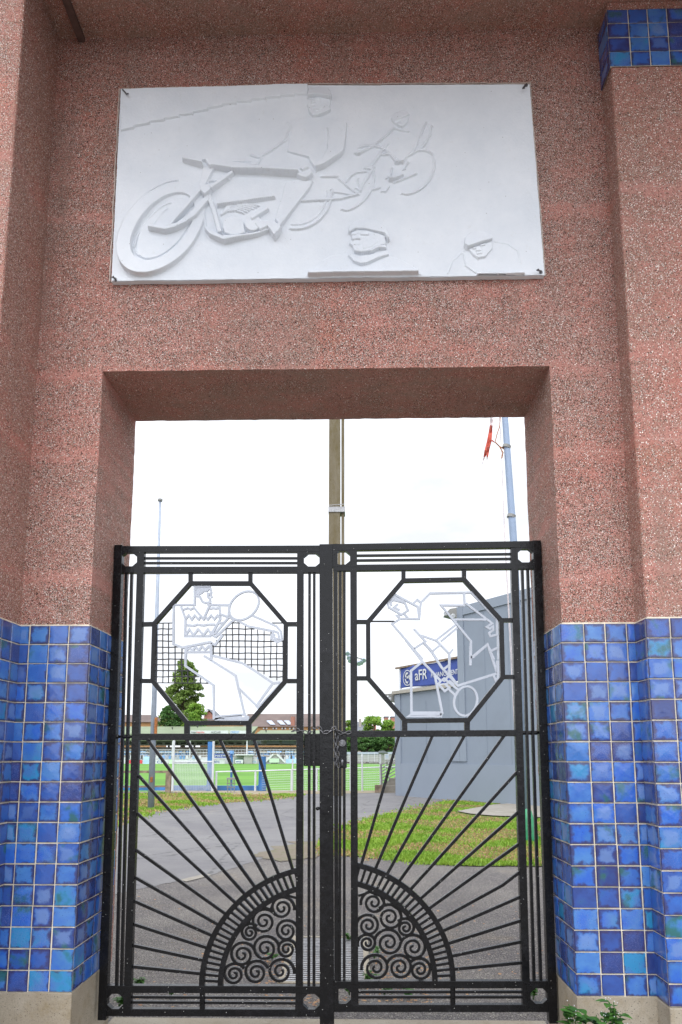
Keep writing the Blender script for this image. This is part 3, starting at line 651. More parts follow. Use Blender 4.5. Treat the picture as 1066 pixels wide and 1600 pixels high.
def grid_part(name, sel):
    f = sel[:-1,:-1] & IN[:-1,:-1] & IN[1:,:-1] & IN[:-1,1:] & IN[1:,1:]; js, is_ = np.nonzero(f); W_ = UU.shape[1]
    a = js*W_+is_; quads = np.stack([a, a+W_, a+W_+1, a+1], 1); used, inv = np.unique(quads, return_inverse=True); inv = inv.reshape(quads.shape)
    co = np.stack([PX.ravel()[used], PY.ravel()[used], PZ.ravel()[used]], 1)-np.array(rp['_o']); me = bpy.data.meshes.new(name)
    me.vertices.add(len(used)); me.vertices.foreach_set('co', co.astype('f').ravel()); me.loops.add(quads.size); me.loops.foreach_set('vertex_index', inv.astype('i').ravel())
    me.polygons.add(len(quads)); me.polygons.foreach_set('loop_start', np.arange(0, quads.size, 4, dtype='i')); me.polygons.foreach_set('loop_total', np.full(len(quads), 4, dtype='i')); me.update(); me.validate()
    o = bpy.data.objects.new(name, me); C.objects.link(o); me.materials.append(M['plaster']); o.parent = rp; o['_o'] = rp['_o']
for lab, nm in ((0,'carved_ground'), (1,'staircase_relief'), (2,'rider_relief'), (3,'motorcycle_relief'), (4,'cyclist_relief'), (5,'portrait_relief'), (6,'portrait_relief')): grid_part(nm, LB == lab)
for (u, v, dx) in ((193,143,5),(822,134,-5),(181,437,-6),(845,426,-6)):
    mb = MB(); a = P(u, v, RY-.002); b = P(u+dx, v+(-4 if v > 300 else 4), RY-.03)
    mb.tube([a, a+Vector((0,-.012,0)), b, b+Vector((0.012,0,.004))], .0045, 8); mb.tube([a+Vector((0,.003,0)), a+Vector((0,-.004,0))], .011, 10)
    mb.build('fixing_hook', M['chain'], rp)

# ------------------------------------------------------------------ gates
GS = px(GY)*1.02            # metres per pixel in the gate plane (approx.)
def gp(u, v): q = P(u, v, GY); return (q.x, q.z)
def thk(dep, j=None): j = jit() if j is None else j; return GY-dep/2-j, GY+dep/2+j
def gbar(mb, a, b, wpx, dep=.03):
    y0, y1 = thk(dep); mb.ribbon([gp(*a), gp(*b)], wpx*GS, y0, y1)
def gline(mb, pts, wpx, dep=.012, closed=False, off=0, w1=None):
    y0, y1 = thk(dep); mb.ribbon([gp(*p) for p in pts], wpx*GS, y0+off, y1+off, closed, None if w1 is None else w1*GS)
def oct_(cx, cy, a, b):
    k = .42; return [(cx+a*sx, cy+b*sy) for sx, sy in ((-1,-k),(-1,k),(-k,1),(k,1),(1,k),(1,-k),(k,-1),(-k,-1))]
def plate(mb, u0, v0, u1, v1, cx, cy, a, b, dep=.034):
    y0, y1 = thk(dep); o = [gp(u0, v1), gp(u1, v1), gp(u1, v0), gp(u0, v0)]; h = [gp(*p) for p in oct_(cx, cy, a, b)]
    mb.prism(o, y0, y1, [h])

def arc_pts(cx, cy, a, b, t0, t1, n=40): return [(cx+a*math.cos(R(t0+(t1-t0)*i/n)), cy-b*math.sin(R(t0+(t1-t0)*i/n))) for i in range(n+1)]
def spiral(cx, cy, r, sgn, a0=200, turns=2.2):
    pts = []; n = 46
    for i in range(n+1):
        t = i/n*turns; rr = r*1.3*(1-.40*t*2.2/turns) if False else r*(1.28-.52*t)
        rr = max(rr, .10*r); ang = R(a0-360*t); pts.append((cx+sgn*rr*math.cos(ang), cy-rr*math.sin(ang)))
    return pts

# ---- left leaf
gl = thing('gate_leaf', tuple(P(175, 1592, GY)), 'left black iron gate leaf with tennis player and wire net in its octagon', 'gate', 'pair of wrought iron gate leaves')
fr = MB()
gbar(fr, (187,853), (161.5,1592), 12.5, .045)                       # hanging stile
fr.build('hanging_stile', M['paint'], gl, bevel=.002)
fr = MB(); gbar(fr, (509.7,852), (511.3,1598), 20.5, .05); fr.build('meeting_stile', M['paint'], gl, bevel=.002)
fr = MB(); gbar(fr, (220.7,893), (201,1538), 11, .036); fr.build('inner_stile', M['paint'], gl, bevel=.0015)
fr = MB(); gbar(fr, (469.7,893), (468,1540), 10.5, .036); fr.build('inner_stile', M['paint'], gl, bevel=.0015)
for a, b, w_ in (((184,859.5),(502,858.5),10.5), ((184,891.5),(502,891),10), ((213,1151.5),(465,1151.5),10), ((164,1544),(502,1545),10), ((163,1580.5),(502,1581.5),10)):
    fr = MB(); gbar(fr, a, b, w_, .034); fr.build('rail', M['paint'], gl, bevel=.0015)
for pl_ in ((187,861,219,890,203,875.5,12.5,10.5), (471,861,504,890,487.8,876,12.8,10.5), (164,1546,199,1580,182,1563,12.6,11.8), (470,1546,504,1580,487,1563.5,12.8,12)):
    fr = MB(); plate(fr, *pl_); fr.build('corner_plate', M['paint'], gl)
fr = MB(); gbar(fr, (221.5,861), (221,889), 11, .032); fr.build('stub', M['paint'], gl)
fr = MB(); gbar(fr, (470,861), (470,889), 10.5, .032); fr.build('stub', M['paint'], gl)
fr = MB(); gbar(fr, (201,1546), (200,1579), 11, .032); fr.build('stub', M['paint'], gl)
fr = MB(); gbar(fr, (468,1546), (467.5,1579), 10.5, .032); fr.build('stub', M['paint'], gl)
for a, b in (((226,872.5),(466,872.5)), ((226,880),(466,880)), ((205,1557.5),(464,1559)), ((205,1565.5),(464,1567))):
    fr = MB(); gbar(fr, a, b, 3.6, .014); fr.build('thin_bar', M['paint'], gl)
for a, b in (((198,894),(182.5,1542)), ((206.3,894),(190,1542)), ((484,894),(482.7,1542)), ((491.3,894),(490.8,1542))):
    fr = MB(); gbar(fr, a, b, 4.2, .016); fr.build('thin_bar', M['paint'], gl)
fr = MB(); gbar(fr, (176,1151), (213,1151), 4, .012)
for u in (183, 194.5, 201): 
    c = P(u, 1151, GY); fr.tube([c+Vector((-.009,0,0)), c+Vector((-.005,0,0)), c+Vector((.005,0,0)), c+Vector((.009,0,0))], .012, 10)
fr.build('spacer', M['paint'], gl, smooth=True)
OC = [(297.7,912),(392,912),(447,975),(446,1064.6),(389.5,1130),(293,1130),(239.5,1064.6),(242,974.5)]
fr = MB(); gline(fr, OC, 6.9, .026, True); fr.build('octagon_frame', M['paint'], gl, bevel=.0012)
for a, b, w_ in (((298.3,894),(298.3,911),6.5), ((391.7,894),(391.7,911),6.5), ((292.7,1131),(292.5,1149),8), ((389.2,1131),(389,1149),8), ((222,975.8),(241,975.3),6.5), ((217,1064),(239,1064.3),6.5), ((448,975.5),(466,975.5),6.5), ((447,1064.3),(465,1064.3),6.5)):
    fr = MB(); gbar(fr, a, b, w_, .022); fr.build('octagon_stub', M['paint'], gl)
# net, clipped to the free areas beside the body
def clip(poly, const, vert):
    xs = []
    for i in range(len(poly)):
        (x0, y0), (x1, y1) = poly[i], poly[(i+1) % len(poly)]
        if vert:
            if (x0-const)*(x1-const) < 0: t = (const-x0)/(x1-x0); xs.append(y0+t*(y1-y0))
        else:
            if (y0-const)*(y1-const) < 0: t = (const-y0)/(y1-y0); xs.append(x0+t*(x1-x0))
    xs.sort(); return [(xs[i], xs[i+1]) for i in range(0, len(xs)-1, 2)]
nb = MB(); NL = [(243,973),(270,973),(270,1007),(290,1012),(290,1038),(326,1067.5),(243,1067.5)]
NR = [(333,1006),(342,998),(362,972.5),(375,973),(386,980),(412,986),(426,988),(425,999),(434,1004),(444,1000),(444,1064),(430,1063),(408,1051),(378,1035),(333,1023)]
for poly in (NL, NR):
    for i in range(22):
        u = 244.5+i*9.9+random.uniform(-.5,.5)
        for s0, s1 in clip(poly, u, True):
            n_ = 5; gline(nb, [(u+random.uniform(-.5,.5), s0+(s1-s0)*k/n_) for k in range(n_+1)], 1.5, .004)
    for j in range(11):
        v = 973.6+j*9.35+random.uniform(-.4,.4)
        for s0, s1 in clip(poly, v, False):
            n_ = 6; gline(nb, [(s0+(s1-s0)*k/n_, v+random.uniform(-.5,.5)) for k in range(n_+1)], 1.5, .005)
gline(nb, [(425,973.5),(446,973.5)], 1.6, .005); nb.build('net', M['netw'], gl)
a5 = lambda p: [(270+x/5.922, 900+y/5.922) for x, y in p]; b5 = lambda p: [(270+x/5.922, 1000+y/5.922) for x, y in p]
fg = MB(); FW = 3.3
for l in ([(350,97),(205,97),(205,268),(10,268),(8,632),(95,664),(130,656),(350,612),(392,640),(458,556),(440,545)],
          [(208,130),(345,102)], [(208,152),(300,122),(340,112)], [(208,172),(262,142)], [(210,114),(270,100)], [(345,100),(358,150),(352,180),(365,200)],
          [(208,182),(232,188),(244,184),(240,166),(268,158),(282,140),(318,138),(335,118)], [(250,188),(275,238),(300,250),(348,245),(346,212),(330,200),(328,165),(345,165)],
          [(192,288),(285,402),(345,268),(322,262)], [(345,268),(522,270),(518,372)], [(78,285),(120,398),(114,556),(345,556),(442,400),(434,285)],
          [(100,312),(140,298),(165,312),(198,296)], [(342,306),(372,298),(400,302),(432,296)],
          [(122,398),(150,365),(177,405),(206,365),(240,405),(264,372),(288,402),(306,380),(325,405),(357,365),(386,402),(416,365),(436,390)],
          [(130,455),(160,458),(192,462),(230,450),(285,459),(330,450),(392,450)], [(120,550),(156,495),(192,548),(237,495),(286,548),(327,495),(364,545)],
          [(432,352),(520,382),(395,530),(366,545),(440,400)], [(520,382),(575,405),(540,430),(400,565),(372,550)], [(418,435),(470,436)], [(395,530),(440,545)],
          [(735,365),(960,465),(1003,515),(1012,592),(965,612),(912,578),(916,548),(950,545)], [(590,408),(700,466),(928,510),(922,552),(958,585),(986,580),(975,524),(940,512)],
          [(124,666),(124,705)], [(124,704),(358,704)], [(124,690),(156,664),(186,692),(210,658),(242,688),(272,652),(302,684),(335,650),(356,682)]):
    gline(fg, a5(l), FW, .010)
gline(fg, a5(ell(660,275,155,112,-42,44)), 3.1, .011, True)
for l in ([(124,60),(118,240),(380,420),(382,735)], [(357,30),(357,190)], [(368,145),(640,212),(760,285),(930,402),(990,395),(1000,408),(790,628),(775,610),(920,410)], [(290,147),(582,330),(668,700)], [(614,450),(782,615)],
          [(385,712),(650,690),(700,715),(698,737),(385,735),(470,722),(640,705)], [(480,724),(700,724)]):
    gline(fg, b5(l), FW+.2, .010)
fg.build('athlete_outline', M['grey'], gl)
def sunburst(parent, c, ra, rb_, ia, ib, rays, side, rot=0):
    cx, cy = c
    f = lambda t: (180-t) if side < 0 else t
    t_end = 90-math.degrees(math.asin(45/ra)) if side < 0 else 90-math.degrees(math.asin(44/ra))
    for (a, b) in ((ra, rb_), (ia, ib)):
        te = math.degrees(math.acos(44/a)); m_ = MB(); gline(m_, arc_pts(cx, cy, a, b, f(-1.2), f(te)), 7.7, .030); m_.build('sun_arch', M['paint'], parent)
    k = 3
    while k < 77:
        t = f(k); m_ = MB()
        p0 = (cx+ia*math.cos(R(t)), cy-ib*math.sin(R(t))); p1 = (cx+ra*math.cos(R(t)), cy-rb_*math.sin(R(t)))
        if abs(p1[0]-cx) > 45: gline(m_, [p0, p1], 3.7, .020); m_.build('arch_spoke', M['paint'], parent)
        k += 3
    for e in rays:
        m_ = MB(); q = e if isinstance(e, list) else [e]
        l = q[-1]; th = math.atan2((cy-l[1])/rb_, (l[0]-cx)/ra); p = (cx+ra*math.cos(th), cy-rb_*math.sin(th))
        gline(m_, q+[p], 4.3, .016); m_.build('sun_ray', M['paint'], parent)
sunburst(gl, (511.5,1541), 195.5, 187, 166.5, 159, [(230,1154),(291,1154),(343.5,1154),(397,1154),(217,1212),(215,1271),(213,1328),(212,1371),(211,1408),(210,1444),(209,1477),(208,1510)], -1)
z7 = lambda x, y: (150+x/2.961, 1330+y/2.961); z8 = lambda x, y: (500+x/2.805, 1330+y/2.805)
for x, y, r, a0 in ((862,262,45,190), (778,325,48,150), (713,375,34,140), (882,368,44,200), (678,478,48,160), (785,450,50,170), (883,452,38,200), (640,568,42,150), (742,560,46,160), (855,555,50,190)):
    m_ = MB(); c = z7(x, y); gline(m_, spiral(c[0], c[1], r/2.961, -1, a0), 4.2, .014, w1=3.2); m_.build('scroll', M['paint'], gl)
m_ = MB(); gline(m_, [z7(810,265), z7(830,220), z7(870,200), z7(926,215)], 3.6, .013); m_.build('scroll_link', M['paint'], gl)
m_ = MB(); gline(m_, [z7(700,345), z7(730,280), z7(790,262), z7(820,275)], 3.6, .013); m_.build('scroll_link', M['paint'], gl)
def ball_post(parent, u, v0, v1):
    m_ = MB(); gbar(m_, (u, v0), (u, v1), 7, .02)
    for k in range(3):
        c = P(u, v0+(v1-v0)*(.18+.33*k), GY-.012); m_.tube([c+Vector((0,0,z)) for z in (-.016,-.011,0,.011,.016)], .012, 10)
    m_.build('ball_foot', M['paint'], parent)
ball_post(gl, 316.5, 1549, 1576)
# lock case, knob
m_ = MB(); q0 = P(474.5, 1197, GY); q1 = P(501, 1146, GY); m_.box((q0.x, GY+.009, q0.z), (q1.x, GY+.035, q1.z)); m_.build('lock_case', M['paint'], gl, bevel=.004)
m_ = MB(); c = P(497.5, 1263, GY-.03); m_.tube([c, c+Vector((-.002,-.014,0)), c+Vector((-.003,-.024,0))], .010, 12); m_.build('knob', M['paint'], gl, smooth=True)
m_ = MB(); y0, y1 = thk(.04)
q = [(320,1146.5),(366,1146.5),(362,1152.5),(354,1156),(334,1156),(326,1152.5)]
m_.prism([gp(*p) for p in q][::-1], y0-.006, y1); m_.build('rail_patch', M['paint'], gl)

# ---- right leaf
gr = thing('gate_leaf', tuple(P(855, 1592, GY)), 'right black iron gate leaf with stooping racket player in its octagon', 'gate', 'pair of wrought iron gate leaves')
fr = MB(); gbar(fr, (837.5,846), (863.5,1597), 12.5, .045); fr.build('hanging_stile', M['paint'], gr, bevel=.002)
fr = MB(); gbar(fr, (524.6,851), (526,1575), 6, .03); fr.build('meeting_edge', M['paint'], gr)
fr = MB(); gbar(fr, (803.5,889), (821,1536), 11, .036); fr.build('inner_stile', M['paint'], gr, bevel=.0015)
fr = MB(); gbar(fr, (552.6,891), (554.3,1536), 10.5, .036); fr.build('inner_stile', M['paint'], gr, bevel=.0015)
for a, b, w_ in (((519,856.5),(841,851.5),10.5), ((521,888.5),(842,885),10), ((555,1147),(808,1145.5),9.5), ((522,1537.5),(862,1537),10), ((522,1574),(863,1574),10)):
    fr = MB(); gbar(fr, a, b, w_, .034); fr.build('rail', M['paint'], gr, bevel=.0015)
for pl_ in ((518,858,551,887,534.8,872.8,12.8,10.5), (804,854,837,884,820,869.5,12.8,10.5), (519.5,1539,552,1573,535.8,1554.5,12.8,12), (823,1539,859,1573,841,1554.5,12.8,12)):
    fr = MB(); plate(fr, *pl_); fr.build('corner_plate', M['paint'], gr)
for a, b in (((552.6,858),(552.6,887)), ((803,853),(803.3,884)), ((554.4,1539),(554.5,1572)), ((821,1539),(821.8,1572))):
    fr = MB(); gbar(fr, a, b, 11, .032); fr.build('stub', M['paint'], gr)
for a, b in (((557,868.5),(798,866)), ((557,876),(798,873.5)), ((559,1549.5),(816,1549.5)), ((559,1557.5),(816,1557.5))):
    fr = MB(); gbar(fr, a, b, 3.6, .014); fr.build('thin_bar', M['paint'], gr)
for a, b in (((815.8,887),(834.5,1535)), ((824.3,887),(845,1535)), ((531.8,889),(531,1535)), ((538.3,889),(538,1535))):
    fr = MB(); gbar(fr, a, b, 4.2, .016); fr.build('thin_bar', M['paint'], gr)
fr = MB(); gbar(fr, (812,1145), (848,1144.5), 4, .012)
for u in (818.5, 828, 837): c = P(u, 1145, GY); fr.tube([c+Vector((-.009,0,0)), c+Vector((-.005,0,0)), c+Vector((.005,0,0)), c+Vector((.009,0,0))], .012, 10)
fr.build('spacer', M['paint'], gr, smooth=True)
fr = MB(); gbar(fr, (524,1147), (550,1147), 9, .03); fr.build('rail', M['paint'], gr)
OC = [(630,907.7),(725,906),(783,970),(785.3,1058.7),(732,1125.3),(633,1126.4),(575.7,1060.4),(575.3,972)]
fr = MB(); gline(fr, OC, 6.9, .026, True); fr.build('octagon_frame', M['paint'], gr, bevel=.0012)
for a, b, w_ in (((630.5,890),(630.5,906),6.5), ((725,888),(725,905),6.5), ((632.3,1127),(632.5,1145),8), ((729.6,1126),(729.8,1144),8), ((555,972),(575,972),6.5), ((555,1060),(575,1060),6.5), ((784,969.5),(804,969.3),6.5), ((786,1058),(808,1058),6.5)):
    fr = MB(); gbar(fr, a, b, w_, .022); fr.build('octagon_stub', M['paint'], gr)
fr = MB(); gbar(fr, (577,971), (616.5,971), 2.2, .01); fr.build('net_wire', M['netw'], gr)
a7 = lambda p: [(595+x/5.61, 905+y/5.61) for x, y in p]; b8 = lambda p: [(620+x/6.27, 1000+y/6.27) for x, y in p]
fg = MB()
for l in ([(120,133),(325,242),(338,350),(172,348)], [(120,133),(60,200),(70,246),(182,312),(240,275),(212,208),(112,182),(85,205),(95,235)], [(100,152),(200,196)], [(86,172),(150,178),(205,204)], [(75,186),(110,165)], [(152,218),(118,246),(168,274)], [(182,312),(145,322),(172,348),(100,392),(370,705)], [(200,300),(238,340)],
          [(288,212),(320,180),(352,205),(338,352)], [(352,205),(432,125),(795,118),(1018,355),(1020,486),(962,502),(948,474),(985,446),(984,412),(955,436),(928,420),(976,388),(745,212)], [(730,120),(736,222)],
          [(736,232),(530,230),(672,402),(790,545),(790,700)], [(640,355),(925,355)], [(665,395),(482,538),(350,492)], [(672,426),(528,546)], [(290,436),(392,546),(295,608)], [(372,548),(440,622),(495,705)],
          [(482,532),(602,655),(606,705)], [(602,655),(634,614)], [(525,575),(455,632)], [(790,690),(935,572),(992,705)], [(962,632),(1020,602)], [(1026,486),(1030,705)]):
    gline(fg, a7(l), FW, .010)
for l in ([(88,0),(250,210),(430,400),(408,435),(470,500),(515,470),(480,440),(520,405),(560,440)], [(265,30),(345,120),(440,270),(598,448),(990,325),(985,210)], [(515,140),(515,345),(465,400),(440,385)], [(522,240),(452,292)],
          [(252,212),(140,302),(145,712),(445,712),(375,355)], [(440,712),(432,748),(110,750),(145,728),(220,726),(438,728)], [(455,372),(540,440),(606,492),(575,545)], [(505,478),(578,548)], [(598,448),(520,340)],
          [(722,60),(722,250)], [(890,45),(985,325)], [(990,200),(992,372),(972,402),(942,340)], [(890,45),(738,175)], [(920,108),(990,78)]):
    gline(fg, b8(l), FW+.3, .010)
gline(fg, b8(ell(675,598,145,112,-78,44)), 3.3, .011, True)
fg.build('athlete_outline', M['grey'], gr)
sunburst(gr, (511.5,1533), 196, 187, 168, 159, [(623.5,1149),(676,1149),(726,1149),(788,1149),(808,1206),(809,1269.5),(810.5,1319),[(812,1362.5),(785,1383)],(813,1401),(814,1438),(814.5,1471),(815,1504)], 1)
for x, y, r, a0 in ((236,225,45,190), (306,290,48,150), (375,335,34,140), (212,325,42,200), (302,400,50,170), (410,422,48,160), (208,402,34,200), (350,508,46,160), (245,510,50,190), (438,518,42,150)):
    m_ = MB(); c = z8(x, y); gline(m_, spiral(c[0], c[1], r/2.805, 1, a0), 4.2, .014, w1=3.2); m_.build('scroll', M['paint'], gr)
m_ = MB(); gline(m_, [z8(168,195), z8(220,178), z8(265,195), z8(285,232)], 3.6, .013); m_.build('scroll_link', M['paint'], gr)
m_ = MB(); gline(m_, [z8(270,240), z8(310,232), z8(345,255), z8(360,295)], 3.6, .013); m_.build('scroll_link', M['paint'], gr)
ball_post(gr, 707.5, 1541, 1568)
m_ = MB(); q0 = P(529, 1200, GY); q1 = P(542, 1149, GY); m_.box((q0.x, GY-.02, q0.z), (q1.x, GY+.025, q1.z)); m_.build('lock_case', M['paint'], gr, bevel=.004)
c = P(535.3, 1161, GY-.02); m_ = MB(); m_.tube([c, c+Vector((0,-.012,0))], .019, 16); m_.tube([c+Vector((0,-.011,0)), c+Vector((0,-.024,0))], .010, 12); m_.build('lock_cylinder', M['chain'], gr, smooth=False)
m_ = MB(); c = P(535, 1191, GY-.022); m_.tube([c+Vector((0,0,.02)), c+Vector((0,-.01,.01)), c+Vector((0,-.012,-.014)), c+Vector((0,-.004,-.02))], .006, 8); m_.build('lock_handle', M['chain'], gr, smooth=True)
# chain round the meeting stiles
ch = thing('chain', tuple(P(511, 1143, GY-.05)), 'loose metal chain looped round the two gate stiles at the lock', 'chain')
def links(path, n, parent, r=.0027, ln=.017, wd=.0085):
    pts = [P(u, v, GY-dd) for u, v, dd in path]; L = [0]
    for i in range(1, len(pts)): L.append(L[-1]+(pts[i]-pts[i-1]).length)
    def at(s):
        for i in range(1, len(pts)):
            if s <= L[i] or i == len(pts)-1:
                t = (s-L[i-1])/max(1e-6, L[i]-L[i-1]); return pts[i-1].lerp(pts[i], t), (pts[i]-pts[i-1]).normalized()
    for k in range(n):
        p, d = at(L[-1]*(k+.5)/n); up = Vector((0,-1,0)) if k % 2 else Vector((0,0,1))
        if abs(d.dot(up)) > .9: up = Vector((1,0,0))
        a = d.cross(up).normalized(); ring_ = []
        for i in range(14):
            t = 2*math.pi*i/14; ring_.append(p + d*ln*math.cos(t) + a*wd*math.sin(t))
        m_ = MB(); m_.tube(ring_, r, 6, closed=True); m_.build('link', M['chain'], parent, smooth=True)
links([(457,1143,.02),(463,1140,.04),(472,1142,.048),(482,1146,.035),(490,1139,.045),(499,1137,.052),(505,1145,.058),(515,1143,.058),(523,1137,.045),(528,1143,.035),(534,1146,.03),(548,1144,.03)], 16, ch)
links([(524,1146,.035),(524.5,1175,.035),(523.5,1198,.035)], 7, ch); links([(528.5,1150,.03),(528,1175,.032),(529,1199,.03)], 6, ch)

# ------------------------------------------------------------------ ground
def sheet(name, pts, z, m, kind='structure', **k):
    mb = MB(); w = [Vector((p[0], p[1], z)) for p in pts]; tris = tessellate_polygon([w]); fs = []
    for t in tris:
        a, b, c = [w[i] for i in t]; fs.append(t if (b-a).cross(c-a).z > 0 else (t[0], t[2], t[1]))
    mb.add(w, fs); o = mb.build(name, m); tag(o, kind=kind); return o
def wob(pts, amp=.06, n=5):
    out = []
    for i in range(len(pts)):
        a = Vector(pts[i]); b = Vector(pts[(i+1) % len(pts)])
        for k in range(n): t = k/n; out.append((a.x+(b.x-a.x)*t+random.uniform(-amp,amp), a.y+(b.y-a.y)*t+random.uniform(-amp,amp)))
    return out
def gpix(l): return [tuple(G(u, v).xy) for u, v in l]
sheet('ground', [(-900,-300),(900,-300),(900,1500),(-900,1500)], -.012, M['asphalt'])
def road_mat():
    m, nt, b = mat('smooth_road_asphalt', rough=.85, spec=.35); co = coords(nt)
    c = mixc(nt, mrange(nt, noise(nt, co, .45, 6, .65, .8), .38, .64), (.135,.13,.138), (.185,.18,.18))
    c = mixc(nt, mrange(nt, noise(nt, coords(nt, (1,.4,1)), 1.1, 6, .75), .56, .70, 0, .5), c, (.23,.21,.18))
    c = mixc(nt, mrange(nt, noise(nt, co, 60, 3, .7), .35, .65, 0, .4), c, (.07,.068,.07))
    v = voro(nt, co, .55, 'DISTANCE_TO_EDGE'); c = mixc(nt, mrange(nt, math_(nt, 'ADD', v.outputs['Distance'], mrange(nt, noise(nt, co, 6, 4), .3, .7, -.02, .02)), .0, .012, .6, 0), c, (.05,.05,.05))
    setc(nt, b, c); bump(nt, b, noise(nt, co, 80, 3), .35, .005); return m
RDP = gpix([(20,1425),(180,1396),(250,1381),(330,1366),(400,1344),(470,1322),(520,1308),(640,1290),(900,1292),(1000,1200),(60,1200)])
sheet('road', wob(RDP, .03, 10), -.008, road_mat())
sheet('road_marking', wob(gpix([(283,1374),(290,1377),(330,1367),(322,1364)]), .015, 3), -.004, M['slab'])
sheet('pavement', [(-6,-3),(6,-3),(6,3.6),(-6,3.6)], -.004, M['slab'])
ts = MB(); ts.box((OL+.014, 3.66, -.1), (OR-.014, 4.3, .004)); tag(ts.build('threshold', M['sill'], bevel=.006), kind='structure')
pf = sheet('playing_field', [(-70,30.5),(60,29),(60,126),(-70,126)], -.006, M['pitch'])
sheet('gravel_strip', wob([tuple(G(330,1247).xy), tuple(G(480,1240.5).xy), tuple(G(620,1238).xy), (2.2,31), (-9,31), tuple(G(335,1243).xy)], .1, 4), -.003, M['gravel'])
LV = [(60,1330),(130,1300),(200,1281),(240,1268.5),(330,1256),(420,1249),(478,1242.5),(440,1240.5),(400,1243),(350,1241),(300,1239),(60,1239)]
RV = [(495,1334),(497,1312),(540,1290),(600,1273),(655,1262),(700,1252),(740,1243),(800,1249),(860,1254),(960,1262),(960,1352),(880,1352),(820,1353),(745,1353),(690,1351),(640,1346),(560,1338)]
lv = wob(gpix(LV), .08, 3); rv = wob(gpix(RV), .05, 4)
sheet('grass_verge_soil', lv, .001, M['verge']); sheet('grass_lawn_soil', rv, .002, M['verge'])
SLABP = gpix([(710,1271),(770,1257),(862,1250),(902,1254),(884,1282),(815,1279),(770,1278),(733,1275)])
sheet('paving_slab', wob(gpix([(714,1269),(770,1258.5),(860,1252),(900,1256),(880,1280),(815,1277.5),(770,1276),(735,1273)]), .02, 3), .030, M['slab'])
sheet('dirt_patch', wob(gpix([(398,1334),(440,1318),(500,1312),(498,1340),(450,1346),(415,1341)]), .16, 6), -.002, turf_mat('dirt_soil', (.17,.14,.11), (.20,.175,.14), (.10,.12,.045), 4))
def inside(p, poly):
    c = False; n = len(poly)
    for i in range(n):
        x0, y0 = poly[i]; x1, y1 = poly[i-1]
        if (y0 > p[1]) != (y1 > p[1]) and p[0] < (x1-x0)*(p[1]-y0)/(y1-y0)+x0: c = not c
    return c
def hsh(x, y): 
    return .5+.25*math.sin(x*2.1+1.3*math.sin(y*1.7))+.25*math.sin(y*2.6+1.1*math.sin(x*2.9+2))
def grass(name, poly, count, h, m, dry=False, thr=.38, cams=True):
    xs = [p[0] for p in poly]; ys = [p[1] for p in poly]; mb = MB(); k = 0; tries = 0
    y0, y1 = min(ys), max(ys)
    while k < count and tries < count*12:
        tries += 1
        t = random.random(); y = 1/(1/y0+(1/y1-1/y0)*t); x = random.uniform(min(xs), max(xs))
        if abs(x-.02*y) > y*.52+.5 or not inside((x+random.gauss(0,.012*y), y+random.gauss(0,.014*y)), poly): continue
        if inside((x, y), SLABP): continue
        hv = hsh(x, y)
        if (dry and hv > thr+.15) or (not dry and random.random() > max(.12, min(1, (hv-thr+.02)*3.2))): continue
        a = random.uniform(0, 6.28); hh = h*random.uniform(.4, 1.2)*(.6+.7*hv); ww = .006+.0008*y; ln = hh*random.uniform(.2,.9); la = random.uniform(0, 6.28)
        dx, dy = math.cos(a)*ww, math.sin(a)*ww; lx, ly = math.cos(la)*ln, math.sin(la)*ln
        mb.add([(x-dx,y-dy,0),(x+dx,y+dy,0),(x+lx*.4+dx*.7,y+ly*.4+dy*.7,hh*.6),(x+lx,y+ly,hh)], [(0,1,2),(0,2,3)]); k += 1
    o = mb.build(name, m); tag(o, kind='stuff'); return o
tag(grass('grass', rv, 30000, .042, M['blade']), 'green grass growing on the lawn patch behind the right gate leaf', 'grass')
tag(grass('dry_grass', rv, 16000, .032, M['drygrass'], True, .42), 'dry straw-coloured grass in the right lawn patch', 'grass')
tag(grass('grass', lv, 20000, .06, M['blade'], thr=.5), 'green grass of the verge between the road and the pitch fence', 'grass')
tag(grass('dry_grass', lv, 14000, .05, M['drygrass'], True, .5), 'dry grass patches of the far left verge', 'grass')

# drain grate
gt = thing('drain_grate', tuple(G(508, 1500)), 'slatted steel drain grate in the ground just behind the gates', 'drain grate')
gx0, gx1, gy0, gy1 = G(446,1515).x, G(573,1515).x, G(500,1536).y-.03, G(500,1468).y
m_ = MB()
for i in range(25):
    y = gy0+(gy1-gy0)*(i+.5)/25; m_.box((gx0+.02, y-.0095, .006), (gx1-.02, y+.0095, .016))
m_.build('slat', M['steel'], gt)
m_ = MB(); m_.box((gx0-.02,gy0-.03,-.004),(gx0+.02,gy1+.03,.020)); m_.box((gx1-.02,gy0-.03,-.004),(gx1+.02,gy1+.03,.0205)); m_.box((gx0+.02,gy1,-.004),(gx1-.02,gy1+.03,.0195)); m_.box((gx0+.02,gy0-.03,-.004),(gx1-.02,gy0,.019)); m_.build('frame', M['sill'], gt)
m_ = MB(); m_.add([(gx0,gy0,-.003),(gx1,gy0,-.003),(gx1,gy1,-.003),(gx0,gy1,-.003)], [(0,1,2,3)]); m_.build('pit', M['dark'], gt)

